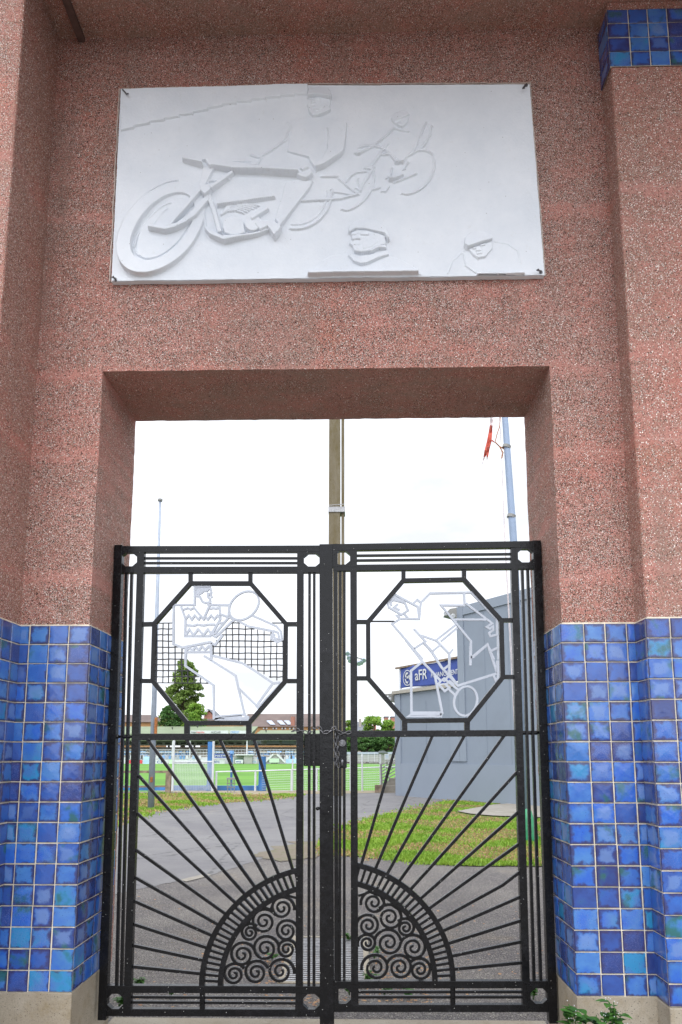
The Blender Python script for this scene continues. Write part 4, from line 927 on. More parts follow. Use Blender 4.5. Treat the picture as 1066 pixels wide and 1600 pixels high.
# weeds and fallen leaves
def leaf(mb, base, d, ln, wd, up=.25):
    d = Vector(d).normalized(); s = d.cross(Vector((0,0,1))); s = s.normalized() if s.length > .01 else Vector((1,0,0)); n = s.cross(d)
    pr = [(0,.06),(.18,.75),(.4,1),(.65,.72),(.85,.34),(1,0.02)]; vs = []
    for t, w_ in pr:
        c = base + d*ln*t - n*0 + Vector((0,0,-up*ln*t*t)); jag = random.uniform(.85,1.15)
        vs += [c - s*wd*w_*jag + n*.12*wd*w_, c, c + s*wd*w_*jag + n*.12*wd*w_]
    fs = []
    for i in range(len(pr)-1): a = 3*i; fs += [(a,a+1,a+4,a+3),(a+1,a+2,a+5,a+4)]
    mb.add(vs, fs)
def weed(loc, h, n, label, size=.05, group=None, spread=.1):
    t = thing('weed', tuple(loc), label, 'weed', group); st = MB(); lf = MB(); fl = MB(); loc = Vector(loc)
    for i in range(n):
        a = random.uniform(0, 6.28); r = random.uniform(.1,1)*spread; hh = h*random.uniform(.55, 1)
        top = loc+Vector((math.cos(a)*r, math.sin(a)*r*.6, hh)); st.tube([loc, loc.lerp(top,.5)+Vector((0,0,.02)), top], .0022, 5)
        for k in range(12):
            tt = random.uniform(.45, 1.02); p = loc.lerp(top, tt); b = random.uniform(0, 6.28)
            leaf(lf, p, (math.cos(b), math.sin(b), random.uniform(-.1,.7)), size*random.uniform(.5,1.15), size*.33*random.uniform(.8,1.2), random.uniform(.1,.5))
        if size > .045 and random.random() < .6:
            for _ in range(2): q = top+Vector((random.uniform(-.02,.02), -.02+random.uniform(-.02,.02), random.uniform(0,.02))); fl.tube([q, q+Vector((0,0,.004))], .0018, 5)
    st.build('stem', M['leafw'], t); lf.build('leaves', M['leafw'], t)
    if fl.v: fl.build('flower', M['white'], t)
random.seed(11)
g0 = P(915, 1572, 3.38); weed((g0.x-.01, 3.40, 0), g0.z, 20, 'leafy green weed growing against the plinth below the right tiles', .066, spread=.12)
g0 = P(966, 1566, 3.36); weed((g0.x+.01, 3.38, 0), g0.z, 10, 'smaller leafy weed at the foot of the right pilaster', .055, spread=.05)
for u, v, h, l in ((218,1546,.10,'small weed on the asphalt behind the left end of the gate'), (268,1556,.06,'low weed behind the bottom rail of the left gate leaf'), (186,1574,.08,'weed seen through the lower left corner plate'),
                   (546,1556,.08,'weed beside the drain grate behind the meeting stiles'), (600,1556,.06,'weed behind the bottom rail of the right gate leaf'), (834,1562,.09,'weed seen through the lower right corner plate'), (545,1472,.07,'weed at the far edge of the drain grate'), (585,1500,.09,'weed right of the drain grate behind the scrolls'), (575,1535,.08,'weed between the drain grate and the bottom rail of the right leaf'), (640,1558,.05,'weed behind the middle of the right bottom rail'), (425,1500,.05,'tiny weed left of the drain grate')):
    p = G(u, v); weed((p.x, p.y, 0), h, 5, l, .035, 'weeds behind the gates', spread=.07)
m_ = MB()
for i in range(620):
    u = random.uniform(400, 680); v = random.uniform(1480, 1575)
    if random.random() < .35: u = random.uniform(200, 850); v = random.uniform(1400, 1580)
    p = G(u, v) ; p.z = .006; a = random.uniform(0, 6.28); leaf(m_, p+Vector((0,0,.004)), (math.cos(a), math.sin(a), .1), random.uniform(.014,.04), random.uniform(.005,.013), 0)
tag(m_.build('fallen_leaves', M['dryleaf']), 'brown fallen leaves scattered over the asphalt behind the gates', 'leaves', kind='stuff')
m_ = MB(); 
for i in range(3500):
    u = random.uniform(150, 900); v = random.uniform(1400, 1580); p = G(u, v); s = random.uniform(.002,.006)
    vs = [p+Vector((random.uniform(-1,1)*s, random.uniform(-1,1)*s, random.uniform(-.3,1)*s)) for _ in range(4)]
    m_.add(vs, [(0,1,2),(0,2,3),(0,3,1),(1,3,2)])
tag(m_.build('loose_grit', M['gravel']), 'loose grit strewn over the asphalt', 'grit', kind='stuff')

# ------------------------------------------------------------------ poles
def at(u, v, Y): return P(u, v, Y)
Y = 27.0
t = thing('concrete_mast', (at(524.5,1241,Y).x, Y, 0), 'thick weathered concrete mast standing behind the meeting stiles', 'mast')
xa = at(512.5,1241,Y).x; xb = at(538.5,1241,Y).x; xc = at(532.5,1241,Y).x
def taper(mb, x0, x1, y0, y1, z0, z1, k):
    cx_ = (x0+x1)/2; hw = (x1-x0)/2; cy_ = (y0+y1)/2; hy = (y1-y0)/2
    mb.add([(cx_-hw,y0,z0),(cx_+hw,y0,z0),(cx_+hw,y1,z0),(cx_-hw,y1,z0),(cx_-hw*k,cy_-hy*k,z1),(cx_+hw*k,cy_-hy*k,z1),(cx_+hw*k,cy_+hy*k,z1),(cx_-hw*k,cy_+hy*k,z1)], [(0,3,2,1),(4,5,6,7),(0,1,5,4),(1,2,6,5),(2,3,7,6),(3,0,4,7)])
m_ = MB(); taper(m_, xa, xc, Y-.25, Y+.25, -.1, 17, .9); m_.build('shaft', M['mast'], t)
m_ = MB(); taper(m_, xc+.03, xb, Y-.16, Y+.3, -.1, 17, .95); m_.build('flange', M['mast'], t)
zb_ = at(525,799,Y).z
m_ = MB(); m_.box((xa+.0, Y-.27, zb_-.11), (xb+.03, Y+.33, zb_+.10)); m_.build('metal_strap', M['steel'], t)
m_ = MB(); m_.bar((xa+.02, Y-.29, zb_+.15), (xb, Y-.29, zb_+.19), .02); m_.build('strap_band', M['steel'], t)
Y = 20.0
b0 = at(236,1263,Y); t0_ = at(250.5,782,Y)
t = thing('lamp_post', (b0.x, Y, 0), 'tall slim grey steel post on the grass left of the tree', 'post')
m_ = MB(); m_.tube([(b0.x,Y,-.05),(b0.x+(t0_.x-b0.x)*.5,Y,t0_.z*.5),(t0_.x,Y,t0_.z)], .095, 12, r2=.032); m_.build('shaft', M['post'], t, smooth=True)
m_ = MB(); m_.tube([(t0_.x,Y,t0_.z-.02),(t0_.x,Y,t0_.z+.04)], .07, 10); m_.build('cap', M['darkgrey'], t)
q = at(243.5,1135,Y-.1); m_ = MB(); m_.box((q.x-.03,Y-.13,q.z-.28),(q.x+.04,Y-.07,q.z+.25)); m_.build('rusty_bracket', M['rust'], t)
q = at(239,1218,Y); m_ = MB(); m_.box((q.x-.04,Y-.13,q.z-.07),(q.x+.02,Y-.05,q.z+.07)); m_.build('hatch', M['rust'], t)
Y = 13.5
p0 = at(823,1302,Y); p1 = at(803,850,Y); p2 = at(787,620,Y)
fpole = thing('flagpole', (p0.x, Y, 0), 'leaning blue-grey flagpole at the right side of the opening', 'flagpole')
d_ = (p2-p0); top_ = p0+d_*1.35
m_ = MB(); m_.tube([Vector((p0.x,Y,0)), p1, p2, p2+(p2-p1)*1.2], .085, 12, r2=.05); m_.build('shaft', M['pole'], fpole, smooth=True)
for v_ in (700, 808):
    q = p1+(p2-p1)*((850-v_)/230); m_ = MB(); m_.tube([q+Vector((-.02,0,-.03)), q+Vector((.0,0,.03))], .085, 12); m_.build('clamp', M['darkgrey'], fpole)
m_ = MB()
for dd in (-.02, -.028): m_.tube([p0+Vector((dd*5,-.05,.3)), at(791,845,Y)+Vector((dd,0,0)), at(783,690,Y), at(780,640,Y)], .006, 5)
m_.build('halyard', M['frayed'], fpole)
fl = thing('torn_flag', tuple(at(768,660,Y-.1)), 'torn red flag ribbon hanging beside the flagpole', 'flag')
def strip(mb, pts, wd, Y):
    L = []; 
    for i, (u, v) in enumerate(pts):
        w_ = wd[i]; a = at(u-w_/2, v, Y+.05*math.sin(i*1.7)); b = at(u, v+1, Y-.06*math.cos(i*2.1)); c = at(u+w_/2, v, Y+.07*math.sin(i*2.3+1)); L += [a, b, c]
    fs = []
    for i in range(len(pts)-1): k = 3*i; fs += [(k,k+1,k+4,k+3),(k+1,k+2,k+5,k+4)]
    mb.add(L, fs)
m_ = MB(); strip(m_, [(767.5,664),(766.5,676),(764.5,690),(761,703),(757,714)], [4,6,7.5,7.5,3], Y); strip(m_, [(763,698),(762.5,706),(761.5,714)], [5,4,2.5], Y-.08); strip(m_, [(767,687),(771,690),(774,691)], [5,3,1], Y-.03); o = m_.build('cloth', M['red'], fl)
m_ = MB(); strip(m_, [(768,652),(768.5,660),(768,668)], [3,6,4.5], Y+.02); strip(m_, [(757,713),(755,719),(754.5,724)], [3,2.5,1.2], Y); strip(m_, [(761.5,713),(761,718)], [2.5,1.5], Y-.08); m_.build('frayed_end', M['frayed'], fl)
m_ = MB(); m_.tube([at(774,691,Y), at(781,698,Y), at(789,702,Y)], .012, 5); m_.tube([at(774,690,Y), at(777,678,Y), at(781,666,Y), at(782,650,Y)], .009, 5); m_.tube([at(781,698,Y), at(786,707,Y), at(784,716,Y)], .014, 5); m_.build('rope', M['rust'], fl)
# green cover at the flagpole foot
q = G(824,1313); c = thing('pole_cover', tuple(q), 'green plastic cover at the foot of the flagpole', 'cover')
m_ = MB(); 
prof = [(.17,0),(.18,.06),(.15,.22),(.11,.38),(.07,.52),(.02,.56)]; vs = []; fs = []
for r_, z_ in prof:
    for k in range(14): vs.append((q.x+r_*math.cos(k*2*math.pi/14), q.y-.1+r_*math.sin(k*2*math.pi/14), z_))
for i in range(len(prof)-1):
    for k in range(14): l = (k+1) % 14; fs.append((i*14+k, i*14+l, (i+1)*14+l, (i+1)*14+k))
m_.add(vs, fs); m_.build('shell', M['tgreen'], c, smooth=True)

# ------------------------------------------------------------------ grey building on the right
A = Vector((at(619.5,1240,27.3).x, 27.3)); Bp = Vector((at(808,1246,22.0).x, 22.0)); dv = (Bp-A).normalized(); nv = Vector((-dv.y, dv.x))*-1
if nv.y > 0: nv = -nv           # outward (towards camera / left)
wallL = 13.0
bd = thing('grey_building', (A.x, A.y, 0), 'plain blue-grey sheet-clad building with a lower and a taller block', 'building')
def wpt(s, out_, z): p = A+dv*s+nv*out_; return Vector((p.x, p.y, z))
def wall_s(u):         # distance along the wall where photo column u falls
    r = RM @ Vector((u-CX, -(1180-CY), -F)); r2 = Vector((r.x, r.y)); # ray through origin
    den = dv.x*r2.y-dv.y*r2.x; return (A.y*r2.x-A.x*r2.y)/den
def wbox(mb, s0, s1, o0, o1, z0, z1):
    vs = [wpt(s, o_, z) for z in (z0, z1) for s, o_ in ((s0,o0),(s1,o0),(s1,o1),(s0,o1))]
    mb.add(vs, [(0,3,2,1),(4,5,6,7),(0,1,5,4),(1,2,6,5),(2,3,7,6),(3,0,4,7)])
def zat(u, v): 
    s = wall_s(u); p = wpt(s, 0, 0); return P(u, v, p.y).z
s_t = wall_s(720); zlow = zat(620,1084); zhi = zat(724,948)
m_ = MB(); wbox(m_, 0, s_t-.003, -8, 0, -.1, zlow); m_.build('lower_block', M['clad'], bd)
m_ = MB(); wbox(m_, s_t, wallL, -8, .003, -.1, zhi); m_.build('tall_block', M['clad'], bd)
m_ = MB(); zst = zat(640,1193); s628 = wall_s(628)
wbox(m_, s628, wallL, .004, .05, -.09, zst); m_.build('base_panel', M['clad2'], bd)
for a_, b_, z0_, z1_ in ((0, .22, zst+.01, zlow-.02),):
    m_ = MB(); wbox(m_, a_, s628-.02, .004, .04, -.09, zlow-.06); m_.build('corner_trim', M['clad2'], bd)
m_ = MB(); wbox(m_, -.1, s_t-.02, -.2, .10, zlow-.02, zlow+.10); m_.build('roof_edge', M['step'], bd)
m_ = MB(); s706 = wall_s(706); wbox(m_, s706, s_t-.01, .004, .045, zst+.1, zlow-.05); m_.build('corner_trim', M['clad2'], bd)
m_ = MB(); wbox(m_, s_t, wall_s(730), .004, .045, zst+.1, zhi-.01); m_.build('corner_trim', M['clad2'], bd)
m_ = MB(); wbox(m_, wall_s(730)+.01, wallL, .004, .045, zhi-.33, zhi-.012); m_.build('top_trim', M['clad2'], bd)
for s in (wall_s(667), wall_s(762), wall_s(800)):
    m_ = MB(); wbox(m_, s, s+.012, .004, .012, zst+.02, (zlow if s < s_t else zhi)-.4); m_.build('sheet_joint', M['clad'], bd)
# floodlight box and small canopy
fl_ = thing('floodlight_housing', tuple(at(705,960,24.5)), 'grey wedge-shaped floodlight housing fixed to the taller grey block', 'floodlight')
q = lambda u, v, Y_: P(u, v, Y_)
m_ = MB(); o_ = [(694,962),(702,953),(717,950.5),(719,956),(719,966),(712,967)]; m_.prism([(P(u,v,24.3).x, P(u,v,24.3).z) for u,v in o_], 24.1, 24.6); m_.build('housing', M['darkgrey'], fl_)
m_ = MB()
for u in (696, 708): c_ = P(u, 962 if u > 700 else 958, 24.05); m_.tube([c_, c_+Vector((0,-.08,-.03))], .07, 10)
m_.build('lamp', M['white'], fl_)
m_ = MB(); m_.bar(P(717,958,24.3), P(722,958,24.3), .12); m_.build('bracket', M['white'], fl_)
cn = thing('wall_lamp', tuple(at(612,1090,27.5)), 'grey canopy lamp sticking out left of the low grey block', 'lamp')
m_ = MB(); o_ = [(600,1085),(621,1083.5),(621,1099),(612,1096)]; m_.prism([(P(u,v,27.6).x, P(u,v,27.6).z) for u,v in o_], 27.45, 27.8); m_.build('housing', M['darkgrey'], cn)
m_ = MB()
for u, v in ((606,1089),(609.5,1092)): c_ = P(u, v, 27.4); m_.tube([c_, c_+Vector((0,-.06,-.03))], .055, 10)
m_.build('lamp', M['white'], cn)

# banner on the low roof
bn = thing('banner', tuple(P(672,1075,25.6)), 'blue sponsor banner with white lion badge and AFR lettering above the lower grey block', 'banner')
sb0 = wall_s(624.5); sb1 = s_t-.02
zb0a, zb0b = zat(624,1076.5), zat(624,1044.5)
def bpt(s, z, o_=.0):
    wv = .05*math.sin(s*1.9+z*1.2)+.03*math.sin(s*4.1-z*3); return wpt(sb0+s, -.06+wv*.6+o_, z)
L_ = sb1-sb0; nx_, nz_ = 40, 14
zt = lambda s: zb0b+.02*math.sin(s*2.2); zz = lambda s: zb0a+.03*math.sin(s*1.7+1)
m_ = MB(); vs = []; fs = []
for j in range(nz_+1):
    for i in range(nx_+1):
        s = L_*i/nx_; z = zz(s)+(zt(s)-zz(s))*j/nz_; vs.append(bpt(s, z))
for j in range(nz_):
    for i in range(nx_): a = j*(nx_+1)+i; fs.append((a, a+1, a+nx_+2, a+nx_+1))
m_.add(vs, fs); ob = m_.build('cloth', M['banner'], bn, smooth=True)
sm = ob.modifiers.new('thickness', 'SOLIDIFY'); sm.thickness = .01
H_ = zb0b-zb0a
m_ = MB()
text_mesh(m_, 'aFR', H_*.68, lambda x, y: bpt(L_*.29+x*.92, zb0a+H_*.30+y, .035), 1.0)
text_mesh(m_, 'FINANCEMENT.', H_*.31, lambda x, y: bpt(L_*.29+H_*1.22+x*.86, zb0a+H_*.32+y, .035), 1.0)
m_.build('lettering', M['white'], bn)
m_ = MB(); cs, cz = L_*.155, zb0a+H_*.48
for r_ in (.36,):
    n_ = 40; vs = []; fs = []
    for k in range(n_):
        a = 2*math.pi*k/n_; vs.append(bpt(cs+H_*.38*math.cos(a), cz+H_*.38*math.sin(a), .035)); vs.append(bpt(cs+H_*.335*math.cos(a), cz+H_*.335*math.sin(a), .035))
    for k in range(n_): a = 2*k; b = (2*k+2) % (2*n_); fs.append((a, b, b+1, a+1))
    m_.add(vs, fs)
for pts in ([(-.2,.12),(-.12,.25),(.02,.27),(.12,.22),(.05,.16),(-.05,.16),(-.1,.05),(-.18,.02)], [(-.24,-.02),(-.12,-.04),(-.1,-.14),(0,-.2),(.1,-.14),(.02,-.28),(-.12,-.24)], [(.1,.1),(.2,.14),(.24,0),(.2,-.14),(.1,-.02)], [(-.05,.08),(.05,.1),(.07,0),(0,-.06),(-.06,0)]):
    w3 = [bpt(cs+H_*x, cz+H_*y, .034) for x, y in pts]; m_.add(w3, [tuple(range(len(w3)))])
m_.build('badge', M['white'], bn)
m_ = MB(); a = wpt(sb0-.25,-.05,zb0b+.03); b = wpt(sb1,-.05,zb0b+.03); m_.bar(a, b, .07); m_.build('top_rail', M['wood'], bn)
m_ = MB(); m_.bar(wpt(sb0-.05,-.12,zlow+.08), wpt(sb0-.05,-.12,zb0b), .08); m_.bar(wpt(sb0-.03,-.1,zlow+.14), wpt(sb1,-.1,zlow+.14), .06); m_.build('frame', M['white'], bn)

# steps and railing left of the building
stp = thing('access_steps', tuple(G(608,1233)), 'short concrete steps with a dark sloping handrail beside the grey building', 'steps')
m_ = MB()
for i, (u0, u1, v0, v1, Y_) in enumerate(((596,619,1228,1234,29.4), (602,619,1222,1228,29.7), (608,619,1216,1222,30.0))):
    a = P(u0, v1, Y_); b = P(u1, v0, Y_); m_.box((a.x, Y_, 0), (b.x, Y_+.35, b.z))
m_.build('treads', M['slab'], stp)
m_ = MB()
for k in range(7): a = P(595.5, 1196+k*5, 29.3); b = P(619, 1181+k*5.5, 30.6); m_.tube([a, b], .022, 6)
m_.bar(P(595.5,1194,29.3), P(597,1228,29.3), .07); m_.build('handrail', M['darkgrey'], stp)
m_ = MB(); a = P(586,1234.5,29.1); b = P(600,1226.5,29.1); m_.box((a.x,29.1,0),(b.x,29.25,b.z)); m_.build('timber_edge', M['wood'], stp)
sg = thing('white_sign', tuple(P(604.5,1188,31.5)), 'small white square notice on the fence near the grey building', 'sign')
m_ = MB(); a = P(601,1187,31.5); b = P(608.5,1178,31.5); m_.box((a.x,31.48,a.z),(b.x,31.52,b.z)); m_.build('board', M['white'], sg)
m_ = MB(); m_.tube([(a.x+.03,31.54,0),(a.x+.03,31.54,a.z)], .02, 6); m_.tube([(b.x-.03,31.54,0),(b.x-.03,31.54,a.z)], .02, 6); m_.build('leg', M['white'], sg)
m_ = MB()
for k in range(3): m_.box((a.x+.05,31.475,a.z+.07+.06*k),(b.x-.05,31.479,a.z+.09+.06*k))
m_.build('print', M['paleblue'], sg)

# ------------------------------------------------------------------ pitch-side fences
YF = 30.0
def fx(u): return P(u, 1237, YF).x
def fz(v): return P(500, v, YF).z
wf = thing('timber_fence', (fx(225), 28.2, 0), 'weathered timber post and rail fence at the far left of the verge', 'fence')
Y_ = 28.2
m_ = MB(); m_.bar(P(120,1206,Y_), P(262,1206,Y_), .09, .09); m_.build('rail', M['wood'], wf)
m_ = MB(); m_.bar(P(120,1230,Y_), P(262,1228.5,Y_), .07, .07); m_.build('rail', M['wood'], wf)
for u in (264, 160): 
    a = P(u,1204,Y_); m_ = MB(); m_.box((a.x-.10,Y_-.08,0),(a.x+.10,Y_+.08,a.z)); m_.build('post', M['wood'], wf)
mf = thing('mesh_gate', (fx(300), YF, 0), 'white framed mesh panel between the timber fence and the thick blue post', 'mesh panel')
for u, v in ((269.5,1152),(332,1158)):
    m_ = MB(); m_.tube([(fx(u),YF,0),(fx(u),YF,fz(v))], .05, 8); m_.build('post', M['white'], mf)
m_ = MB(); m_.tube([(fx(269.5),YF,fz(1190)),(fx(332),YF,fz(1190))], .03, 6); m_.build('top_tube', M['white'], mf)
m_ = MB()
for k in range(27): z = fz(1238-k*1.78); m_.tube([(fx(270),YF,z),(fx(331),YF,z)], .0075, 4)
for k in range(24): u = 271+k*2.6; m_.tube([(fx(u),YF+.012,.05),(fx(u),YF+.012,fz(1191))], .0035, 3)
m_.build('wire_mesh', M['white'], mf)
for u, v, r_, l in ((324.5,1159,.15,'thick blue post behind the white mesh panel'), (407,1182,.155,'shorter thick blue post beside the white pitch railing')):
    t = thing('blue_post', (fx(u), YF+.5, 0), l, 'post', 'blue posts by the pitch'); m_ = MB(); z_ = P(u, v, YF+.5).z
    m_.tube([(fx(u),YF+.5,0),(fx(u),YF+.5,z_)], r_, 14); m_.build('shaft', M['blue'], t, smooth=False)
    m_ = MB(); m_.tube([(fx(u),YF+.5,0),(fx(u),YF+.5,.25)], r_*1.18, 14); m_.build('foot', M['blue'], t)
wr_ = thing('pitch_railing', (fx(400), YF+.2, 0), 'white tubular pitch-side railing with wire mesh infill', 'railing')
Y_ = YF+.2
m_ = MB(); m_.tube([P(337,1206,Y_), P(400,1204.5,Y_), P(456,1203,Y_), P(620,1198,Y_)], .032, 6); m_.build('top_rail', M['white'], wr_)
for u, v in ((338.5,1206),(399.5,1203),(456,1202),(495,1200)):
    m_ = MB(); a = P(u, v, Y_); m_.tube([(a.x,Y_,0),(a.x,Y_,a.z)], .045, 7); m_.build('post', M['white'], wr_)
m_ = MB(); a = P(457.5,1186,Y_); m_.tube([(a.x,Y_,0),(a.x,Y_,a.z)], .035, 7); m_.build('tall_post', M['white'], wr_)
for u in (566, 594.5, 548):
    m_ = MB(); a = P(u, 1178.5, Y_); m_.tube([(a.x,Y_,0),(a.x,Y_,a.z)], .04, 7); m_.build('tall_post', M['white'], wr_)
m_ = MB()
for k in range(9): m_.tube([P(410,1208+k*3.6,Y_), P(594,1201+k*3.6,Y_)], .0065, 3)
for k in range(60): a = P(410+k*3.1, 1205, Y_); m_.tube([(a.x,Y_+.01,.03),(a.x,Y_+.01,a.z)], .0028, 3)
for k in range(14): m_.tube([P(457,1186+k*3.6,Y_+.02), P(594,1180+k*3.6,Y_+.02)], .0045, 3)
m_.build('wire_mesh', M['white'], wr_)
kb = MB(); kb.box((fx(170),YF+.7,-.02),(fx(405),YF+.9,.20)); tag(kb.build('blue_kerb', M['blue'], origin=(fx(300),YF+.7,0)), 'low blue painted board along the edge of the pitch', 'kerb')
tp_ = thing('blue_pole', (fx(362), YF+1, 0), 'slim light-blue pole behind the white railing', 'pole'); m_ = MB()
a = P(362.5,1177,YF+1); m_.tube([(a.x,YF+1,0),(a.x,YF+1,a.z)], .05, 8); m_.build('shaft', M['blue'], tp_)
m_ = MB(); m_.tube([(a.x,YF+1,a.z-.02),(a.x,YF+1,a.z+.1),(a.x,YF+1,a.z+.12)], .09, 10); m_.build('cap', M['seatblue'], tp_)
rk = thing('steel_rack', tuple(G(360,1240)), 'small dark metal rack standing in front of the blue pole', 'rack'); Y_ = 29.0
m_ = MB()
for u in (356, 361, 366): m_.tube([P(u,1216,Y_), P(u,1238,Y_)], .018, 5)
for v in (1217, 1224, 1230): m_.tube([P(354,v,Y_), P(368,v,Y_)], .018, 5)
m_.build('frame', M['darkgrey'], rk); m_ = MB(); a = P(355,1218,Y_); b = P(369,1215,Y_); m_.box((a.x,Y_-.1,a.z),(b.x,Y_+.1,b.z)); m_.build('tray', M['darkgrey'], rk)

# ------------------------------------------------------------------ grandstand
YS = 126.0
def sx(u, Y=YS): return P(u, 1180, Y).x
def sz(v, Y=YS): return P(400, v, Y).z
gs = thing('grandstand', (sx(300), YS, 0), 'long low grandstand with pale green roof beyond the pitch', 'grandstand')
def sbox(name, u0, u1, v0, v1, Y0, dep, m, parent=gs):
    a = P(u0, v1, Y0); b = P(u1, v0, Y0); mb = MB(); mb.box((a.x, Y0, a.z), (b.x, Y0+dep, b.z)); return mb.build(name, m, parent)
x0, x1, x2, x3 = sx(90), sx(392), sx(396), sx(512)
m_ = MB(); zA_, zB_ = sz(1146), sz(1135, YS+9)
m_.add([(x0,YS,sz(1157)),(x1,YS,sz(1157)),(x1,YS,zA_),(x0,YS,zA_),(x1,YS+9,zB_),(x0,YS+9,zB_)], [(0,1,2,3),(3,2,4,5),(0,5,4,1)]); m_.build('roof', M['green'], gs)
m_ = MB(); m_.add([(x2,YS+.2,sz(1157)),(x3,YS+.2,sz(1157)),(x3,YS+.2,sz(1149)),(x2,YS+.2,sz(1149)),(x3,YS+9,sz(1141,YS+9)),(sx(407,YS+9),YS+9,sz(1141,YS+9))], [(0,1,2,3),(3,2,4,5),(0,5,4,1)]); m_.build('roof', M['green'], gs)
sbox('back_wall', 90, 511, 1156.5, 1165, YS+8, .3, M['standwall'])
for i in range(28):
    u = 196+i*12.4
    if u > 385: break
    sbox('wall_opening', u, u+8, 1160.2, 1162.6, YS+7.9, .05, M['dark'])
for u in (388, 417, 441, 462): sbox('window_panel', u, u+20, 1157.5, 1162, YS+7.85, .05, M['sky_l'])
for u in (393, 415, 438): sbox('wall_opening', u+2, u+21, 1163, 1164, YS+7.8, .05, M['dark'])
for k in range(8):
    z1_ = sz(1182-k*2.2); m_ = MB(); m_.box((x0, YS+.6+k*.9, 0 if k == 0 else z1_-.45), (x3, YS+.6+(k+1)*.9, z1_)); m_.build('terrace_step', M['step'], gs)
random.seed(5)
for r_, v in enumerate((1173.5, 1177)):
    for (u0, u1) in ((190,232),(238,298),(332,366),(388,398),(400,440),(446,505)):
        u = u0
        while u < u1-2:
            w_ = random.uniform(4, 12); sbox('seat_block', u, min(u+w_-.6, u1), v, v+2.6, YS+1.2+r_*.35, .3, random.choice((M['seatblue'], M['paleblue'], M['paleblue'], M['step'])), gs); u += w_
for v in (1171.5, 1176, 1180.2): 
    m_ = MB(); m_.tube([(x0,YS+.4,sz(v)),(x3,YS+.4,sz(v))], .045, 4); m_.build('guard_rail', M['white'], gs)
for k in range(60):
    u = 192+k*5; m_ = MB() if k % 12 == 0 else m_
    m_.tube([(sx(u),YS+.42,sz(1184)),(sx(u),YS+.42,sz(1171.5))], .03, 4)
    if k % 12 == 11: m_.build('rail_posts', M['white'], gs)
for u in (269.5, 297, 386, 480): sbox('column', u-1.2, u+1.2, 1150, 1184, YS+.1, .3, M['white'])
sbox('front_wall', 90, 511, 1183.2, 1194.2, YS+.3, .3, M['white'])
for u0, u1 in ((196,234),(243,268),(270,296),(300,318),(402,412),(446,463)):
    for k in range(int((u1-u0)/5)): sbox('wall_panel', u0+k*5+.4, u0+k*5+4.4, 1180.6, 1186, YS+.22, .06, random.choice((M['paleblue'], M['white'], M['sky_l'], M['seatblue'])))
for u in (200.5, 220.5, 441, 454): sbox('doorway', u, u+2.6, 1180, 1185.5, YS+.15, .06, M['dark'])
# stair tower shape and dugout
st_ = thing('stair_ramp', (sx(430), YS-1, 0), 'white twin stair ramp forming a pointed arch in front of the grandstand', 'stairs')
for a_, b_ in (((412,1193),(427,1178.5)), ((433,1178.5),(446,1191.5))):
    m_ = MB(); m_.bar(P(*a_, YS-1), P(*b_, YS-1), .22, .3); m_.build('stringer', M['white'], st_)
m_ = MB(); m_.prism([(P(u,v,YS-.9).x, P(u,v,YS-.9).z) for u,v in ((414,1193),(445,1193),(432,1180),(428,1180))], YS-.9, YS-.4); m_.build('infill', M['standwall'], st_)
m_ = MB(); m_.bar(P(425,1178.8,YS-1), P(436,1178.8,YS-1), .2); m_.build('landing', M['step'], st_)
dg = thing('dugout', (sx(380), YS-2, 0), 'pale team dugout shelter in front of the stand near the blue post', 'shelter')
sbox('roof', 367, 396, 1178.3, 1180.2, YS-2.4, 2, M['white'], dg); sbox('side_wall', 381, 394, 1180.2, 1193.4, YS-2.1, 1.5, M['standwall'], dg); sbox('back_wall', 366, 381, 1180.2, 1193.4, YS-1.0, .3, M['standwall'], dg); sbox('opening', 367, 380.5, 1185.5, 1193, YS-1.08, .05, M['tgreen'], dg)
mats_b = dict(r=simple('red_board', (.55,.05,.06), .6), w=M['white'], b=M['banner'], p=M['paleblue'], g=simple('pale_green_board', (.45,.60,.45), .6, .15, .5))
def board(u0, u1, v0, v1, m, lab, txt=None, tm='b', Y0=YS-1.3, legs=True):
    t = thing('advertising_board', (P(u0,1190,Y0).x, Y0, 0 if legs else sz(v1)), lab, 'advertising board', 'advertising boards by the stand')
    sbox('board', u0, u1, v0, v1, Y0, .12, mats_b[m], t)
    if txt:
        a = P(u0, v1, Y0); b = P(u1, v0, Y0); h = (b.z-a.z); mb = MB(); wd = b.x-a.x
        mbw = MB(); tw = text_mesh(mbw, txt, h*.75, lambda x, y: (0,0,0)) or 1
        text_mesh(mb, txt, h*.75, lambda x, y: (a.x+.1*wd+x*min(1.6, .8*wd/tw), Y0-.02, a.z+h*.25+y)); mb.build('lettering', mats_b[tm] if tm in mats_b else M[tm], t)
    if legs:
        a = P(u0, v1, Y0)
        mb = MB(); mb.box((a.x+.1,Y0+.13,0),(a.x+.2,Y0+.2,a.z+.3)); b = P(u1,v1,Y0); mb.box((b.x-.2,Y0+.13,0),(b.x-.1,Y0+.2,a.z+.3)); mb.build('leg', M['white'], t)
board(198,222.5,1187.5,1193,'r','red advertising board at the far left of the stand front')
board(224,233.5,1182,1194.3,'p','pale blue swirl board left of the grey post')
board(243,263,1187,1194.3,'w','white advertising board right of the grey post', 'CIC')
board(264,269,1187,1194.3,'g','narrow pale green board beside the white mesh post')
board(289.5,318,1187,1194,'w','white board with small dark print left of the thick blue post', 'SPORT')
board(332,351.5,1186,1193.5,'w','white board with blue letters right of the thick blue post', 'aic')
board(333,363,1178,1184,'b','raised blue banner board with white lettering', 'MATMUT', 'w', YS-1.6)
board(367.5,380,1187,1192.8,'w','white board inside the dugout shelter', 'ms', Y0=YS-2.6)
board(392.5,401.5,1186,1193,'w','small white board between dugout and second blue post', 'aa', 'p')
